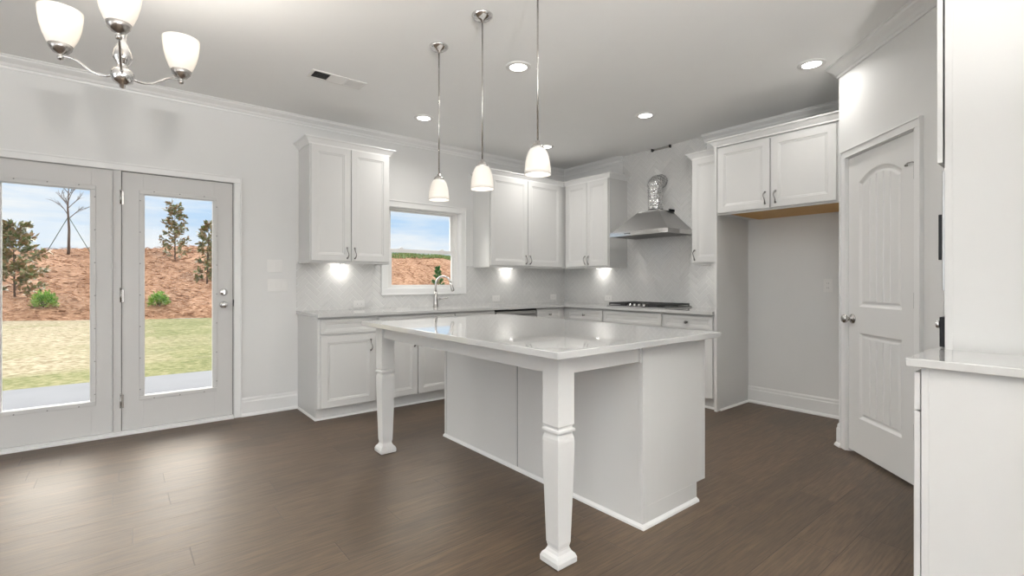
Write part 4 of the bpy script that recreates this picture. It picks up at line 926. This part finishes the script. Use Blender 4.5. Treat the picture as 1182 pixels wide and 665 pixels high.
for i in range(11):
    x = -0.181 + i * 0.0112; s_.add([(x + 0.0035, -0.062, -0.0015), (x, -0.062, -0.0065), (x, 0.062, -0.0065), (x + 0.0035, 0.062, -0.0015)], [(0, 1, 2, 3)])
for i in range(11):
    x = 0.070 + i * 0.0108; s_.add([(x, -0.062, -0.0015), (x + 0.0095, -0.062, -0.0062), (x + 0.0095, 0.062, -0.0062), (x, 0.062, -0.0015)], [(0, 1, 2, 3)])
for i in range(9):
    y = -0.060 + i * 0.0135; s_.add([(-0.058, y, -0.0015), (0.058, y, -0.0015), (0.058, y + 0.011, -0.0060), (-0.058, y + 0.011, -0.0060)], [(0, 1, 2, 3)])
s_.build('louvre_blades', M['plastic'], vt)

# chandelier
cx, cy = 0.010, 2.568
ch = thing('chandelier', 'three arm nickel chandelier with upturned frosted glass shades by the patio doors', 'chandelier', (cx, cy, 0))
zh = 2.133
b = MB(); b.lathe([(0.003, 1.985), (0.010, 1.988), (0.011, 2.000), (0.020, 2.004), (0.034, 2.012), (0.040, 2.028), (0.040, 2.048), (0.033, 2.060), (0.024, 2.068), (0.018, 2.074), (0.022, 2.084), (0.032, 2.100), (0.035, 2.116), (0.030, 2.140), (0.021, 2.162), (0.014, 2.180), (0.012, 2.195), (0.016, 2.205), (0.012, 2.215), (0.006, 2.222), (0.006, CZ - 0.04)], n=28); b.build('centre_column', M['chrome'], ch)
MB().lathe([(0.065, CZ - 0.0005), (0.065, CZ - 0.008), (0.050, CZ - 0.022), (0.020, CZ - 0.034), (0.006, CZ - 0.045)], n=28).build('ceiling_canopy', M['chrome'], ch)
for k, ang in enumerate((186, 66, 306)):
    a_ = math.radians(ang - 39.02); ux, uy = math.cos(a_), math.sin(a_); RR = 0.235
    pts = []
    for u, z_ in ((0.034, 2.040), (0.060, 2.034), (0.085, 2.036), (0.115, 2.048), (0.145, 2.070), (0.170, 2.090), (0.195, 2.102), (0.215, 2.106), (RR, 2.108)): pts.append((ux * u, uy * u, z_))
    MB().tube(pts, 0.0048, 10).build('arm', M['chrome'], ch)
    c = (ux * RR, uy * RR, 0)
    cup = MB(); cup.lathe([(0.003, 2.092), (0.009, 2.094), (0.011, 2.104), (0.007, 2.110), (0.010, 2.116), (0.024, 2.122), (0.036, 2.136), (0.040, 2.152), (0.036, 2.154), (0.030, 2.140)], c, 24); cup.build('shade_cup', M['nickel'], ch)
    prof = [(0.032, 2.142), (0.044, 2.160), (0.056, 2.190), (0.066, 2.230), (0.071, 2.268), (0.072, 2.295)]
    full = prof + [(p_ - 0.003, q_) for p_, q_ in reversed(prof)]
    sh = MB(); sh.lathe(full, c, 36, cap=False); sh.build('glass_shade', M['shade_c'], ch)
    MB().lathe([(0.012, 2.150), (0.012, 2.176), (0.024, 2.196), (0.029, 2.216), (0.022, 2.236), (0.002, 2.244)], c, 18).build('bulb', M['bulb'], ch)
    d_ = bpy.data.lights.new('chandelier_lamp', 'POINT'); d_.energy = CHAN_W / 3; d_.shadow_soft_size = 0.025; d_.color = (1, 0.94, 0.86)
    o_ = bpy.data.objects.new('chandelier_lamp', d_); COL.objects.link(o_); o_.parent = ch; o_.location = (c[0], c[1], 2.275)

# uplight added behind the camera to brighten the ceiling, in place of a flash
tl = thing('added_uplight', 'added uplight on a nickel stand, unseen behind the camera, brightening the ceiling', 'added uplight', (0.10, -1.0, 0))
MB().lathe([(0.14, 0), (0.14, 0.012), (0.05, 0.028), (0.012, 0.04)], n=28).build('base', M['nickel'], tl)
MB().tube([(0, 0, 0.03), (0, 0, 1.74)], 0.011, 12).build('pole', M['nickel'], tl)
MB().lathe([(0.02, 1.72), (0.07, 1.735), (0.13, 1.775), (0.17, 1.83), (0.166, 1.83), (0.126, 1.78), (0.066, 1.742), (0.02, 1.73)], n=32, cap=False).build('lamp_shade', M['nickel'], tl)
MB().lathe([(0.03, 1.742), (0.034, 1.775), (0.02, 1.80), (0.003, 1.805)], n=18).build('bulb', M['bulb'], tl)
area('added_uplight_lamp', (0, 0, 1.836), (0.0, 0.0, 1.0), 0.2, 0.2, UPLIGHT_W, (1, 0.985, 0.96), 'DISK', tl)

# ================================================================== outdoors
pt = MB(); pt.box(-6, 12, Y1 + T, 8.25, -0.22, -0.10); struct('patio_slab', pt, M['concrete'])
jo = MB(); jo.box(-0.425, -0.405, Y1 + T, 8.25, -0.1005, -0.098); jo.box(-0.55, -0.50, Y1 + T, 8.25, -0.1005, -0.0985)
ground = MB(); nx, ny = 80, 70; X0g, X1g, Y0g, Y1g = -40.0, 90.0, 8.25, 34.0
def gh(x, y):
    yb = 17.2 - 0.30 * max(-3, min(x, 3))
    z = -0.11 + 0.03 * (y - 8.3)
    if y > yb: z += 0.218 * min(y - yb, 27.5 - yb) - (0.0 if y < 27.5 else 0.03 * (y - 27.5))
    return z + (0.045 * math.sin(x * 1.7 + y) + 0.035 * math.sin(x * 3.1 - y * 1.3)) * (1 if y > yb else 0.15)
def grid(xa, xb, fa, fb, nx, ny):
    vs = []; fs = []
    for j in range(ny + 1):
        for i in range(nx + 1):
            x = xa + (xb - xa) * i / nx; y0, y1 = fa(x), fb(x); y = y0 + (y1 - y0) * j / ny; vs.append((x, y, gh(x, y)))
    for j in range(ny):
        for i in range(nx): a = j * (nx + 1) + i; fs.append((a, a + 1, a + nx + 2, a + nx + 1))
    return vs, fs
yb_ = lambda x: 17.2 - 0.30 * max(-3, min(x, 3))
g = MB(); g.add(*grid(-30, 40, lambda x: 8.25, yb_, 70, 40), True); tag(g.build('sod_lawn', M['lawn']), 'patchy green and tan sod lawn beyond the patio', 'lawn', kind='stuff')
g = MB(); g.add(*grid(-40, 70, yb_, lambda x: 36.0, 260, 70), True); tag(g.build('pine_straw_slope', M['straw']), 'orange brown pine straw slope rising behind the lawn', 'ground', kind='stuff')
# loose straw blades over the slope
random.seed(11); sb = MB()
for i in range(9000):
    x = random.uniform(-9, 5) if i % 3 else random.uniform(8, 22); y = random.uniform(16.6, 28.0)
    if y < yb_(x): continue
    z_ = gh(x, y) + 0.02; a = random.uniform(0, PI); l = random.uniform(0.10, 0.26); q = Vector((math.cos(a), math.sin(a), random.uniform(-0.2, 0.6))) * l; s_ = Vector((-math.sin(a), math.cos(a), 0.6)) * 0.012
    p = Vector((x, y, z_)); sb.add([p - s_, p + q - s_, p + q + s_, p + s_], [(0, 1, 2, 3)])
tag(sb.build('loose_pine_straw', M['straw']), 'loose pine needles scattered over the slope', 'pine straw', kind='stuff')
# weeds on the crest
random.seed(5); wd = MB()
for i in range(9000):
    x = random.uniform(9, 30); y = 27.3 + random.uniform(-0.9, 1.0); hgt = random.uniform(0.05, 0.22) * (0.6 + 0.4 * math.sin(x * 1.3) ** 2)
    p = Vector((x, y, gh(x, y))); a = random.uniform(0, 2 * PI); ln = Vector((math.cos(a) * .25, math.sin(a) * .25, 1)) * hgt; s_ = Vector((math.cos(a + 1.5), math.sin(a + 1.5), 0)) * 0.035
    wd.add([p - s_, p + s_, p + ln], [(0, 1, 2)])
tag(wd.build('crest_weeds', M['weed']), 'green weeds fringing the crest of the straw slope', 'weeds', kind='stuff')

def leaf(mb, p, d, l, wdt):
    d = d.normalized(); s_ = d.cross(Vector((random.uniform(-1, 1), random.uniform(-1, 1), 1))).normalized() * wdt
    mb.add([p, p + d * l * .5 + s_, p + d * l, p + d * l * .5 - s_], [(0, 1, 2, 3)])
def shrub(name, label, x, y, h, rad, m, n, leaf_l, leaf_w, conic=0.5, group=None, seed=1):
    random.seed(seed); r = thing(name, label, 'shrub' if 'bush' in name else 'tree', (x, y, gh(x, y)), 0, group)
    st = MB(); fo = MB(); bend = random.uniform(-.06, .06)
    st.tube([(0, 0, -0.05), (bend * .5, 0, h * .5), (bend, 0, h * .96)], [0.020 * h ** .5, 0.014 * h ** .5, 0.004], 6)
    k = int(10 + h * 9)
    for i in range(k):
        u = 0.03 + 0.95 * i / k; a = i * 2.4 + random.uniform(-.4, .4)
        rr_ = rad * ((1 - u) ** conic * 1.0 if conic < 5 else 1) * random.uniform(.6, 1.1) + 0.03
        b0 = Vector((bend * u, 0, h * u)); b1 = b0 + Vector((math.cos(a) * rr_, math.sin(a) * rr_, rr_ * random.uniform(.3, .9)))
        st.tube([b0, (b0 + b1) / 2 + Vector((0, 0, -.01)), b1], [0.008, 0.006, 0.003], 5)
        for j_ in range(int(n / k)):
            t_ = random.uniform(.25, 1.05); p = b0.lerp(b1, t_) + Vector((random.gauss(0, 1), random.gauss(0, 1), random.gauss(0, 1))) * 0.05 * rad
            d = Vector((math.cos(a), math.sin(a), .5)) + Vector((random.gauss(0, .8), random.gauss(0, .8), random.gauss(0, .8)))
            leaf(fo, p, d, leaf_l * random.uniform(.7, 1.2), leaf_w)
    st.build('stem', M['bark'], r); fo.build('foliage', m, r)
    return r
def round_bush(label, x, y, rad, seed):
    random.seed(seed); r = thing('round_bush', label, 'shrub', (x, y, gh(x, y)))
    fo = MB(); st = MB()
    for i in range(900):
        v = Vector((random.gauss(0, 1), random.gauss(0, 1), random.gauss(0, 1))).normalized(); v.z = abs(v.z) * 1.0 - 0.15 * (v.z < 0)
        q = random.uniform(.55, 1.0); p = Vector((v.x * rad, v.y * rad, v.z * rad * 1.35 + rad * .30)) * q
        leaf(fo, p, v + Vector((random.gauss(0, .5), random.gauss(0, .5), random.gauss(0, .5) + .3)), rad * .32, rad * .05)
    for i in range(12):
        a = i * .55; st.tube([(0, 0, -.03), (math.cos(a) * rad * .4, math.sin(a) * rad * .4, rad * .8)], [0.02, 0.006], 5)
    st.build('stem', M['bark'], r); fo.build('foliage', M['bush'], r)
# solve positions from the view of the ground along a bearing from the doorway eye point
EYE = Vector((0, 0, 1.184)); yaw = math.radians(39.02)
def bearing(u): t_ = (u - 591) / 559.14; return Vector((math.sin(yaw) + t_ * math.cos(yaw), math.cos(yaw) - t_ * math.sin(yaw)))
def at(u, y): b_ = bearing(u); return b_.x / b_.y * y, y
x, y = at(17, 20.4); shrub('magnolia_sapling', 'broad leafy magnolia sapling seen at the left edge of the left patio door', x, y, 2.15, 0.80, M['magnolia'], 1500, 0.20, 0.048, 0.55, seed=4)
x, y = at(202, 24.6); shrub('magnolia_sapling', 'tall sparse magnolia sapling on the crest seen through the right patio door', x, y, 2.35, 0.60, M['magnolia'], 850, 0.18, 0.045, 0.5, seed=9)
x, y = at(239, 20.6); shrub('magnolia_sapling', 'slim magnolia sapling at the right edge of the right patio door', x, y, 2.25, 0.40, M['magnolia'], 900, 0.18, 0.045, 0.35, seed=15)
x, y = at(51, 18.9); round_bush('round bright green bush seen through the left patio door', x, y, 0.28, 3)
x, y = at(183.5, 18.2); round_bush('round bright green bush seen through the right patio door', x, y, 0.26, 8)
x, y = at(506, 19.4); shrub('conifer_sapling', 'small green conifer seen through the kitchen window behind the faucet', x, y, 1.0, 0.30, M['pine'], 2600, 0.09, 0.014, 0.9, seed=21)
x, y = at(30, 26.8); shrub('bare_twig', 'tiny thin sapling standing on the crest beside the magnolia', x, y, 0.75, 0.10, M['magnolia'], 16, 0.08, 0.02, 0.5, seed=2)
# staked bare tree on the crest
bx, by = at(79, 26.6); tr = thing('bare_tree', 'leafless young tree held by two stake straps on the crest', 'tree', (bx, by, gh(bx, by)))
random.seed(14); tk = MB(); H_ = 3.3
tk.tube([(0, 0, -.05), (0.02, 0, 1.0), (-0.02, 0, 1.9), (0.03, 0, H_)], [0.050, 0.042, 0.030, 0.006], 8)
def twig(p, d, l, r_, dep):
    q = p + d * l; tk.tube([p, p + d * l * .5 + Vector((0, 0, .03 * l)), q], [r_, r_ * .75, r_ * .45], 5)
    if dep:
        for k_ in range(3): twig(p + d * l * random.uniform(.35, .95), (d + Vector((random.uniform(-.9, .9), random.uniform(-.6, .6), random.uniform(-.1, .7)))).normalized(), l * .55, r_ * .55, dep - 1)
for i in range(11):
    z_ = 1.45 + i * .15; a = i * 2.3; twig(Vector((0, 0, z_)), Vector((math.cos(a), math.sin(a), 1.15)).normalized(), 0.72 - .03 * i, 0.016, 2)
tk.build('trunk', M['bark'], tr)
rgt = Vector((math.cos(yaw), -math.sin(yaw), 0))
for s_, l in ((-1, 0.85), (1, 0.95)):
    q = MB(); e1 = rgt * s_ * l; e1.z = gh(bx + e1.x, by + e1.y) - gh(bx, by); q.tube([(0, 0, 1.55), tuple(e1)], 0.014, 5); q.build('stake_strap', M['strap'], tr)
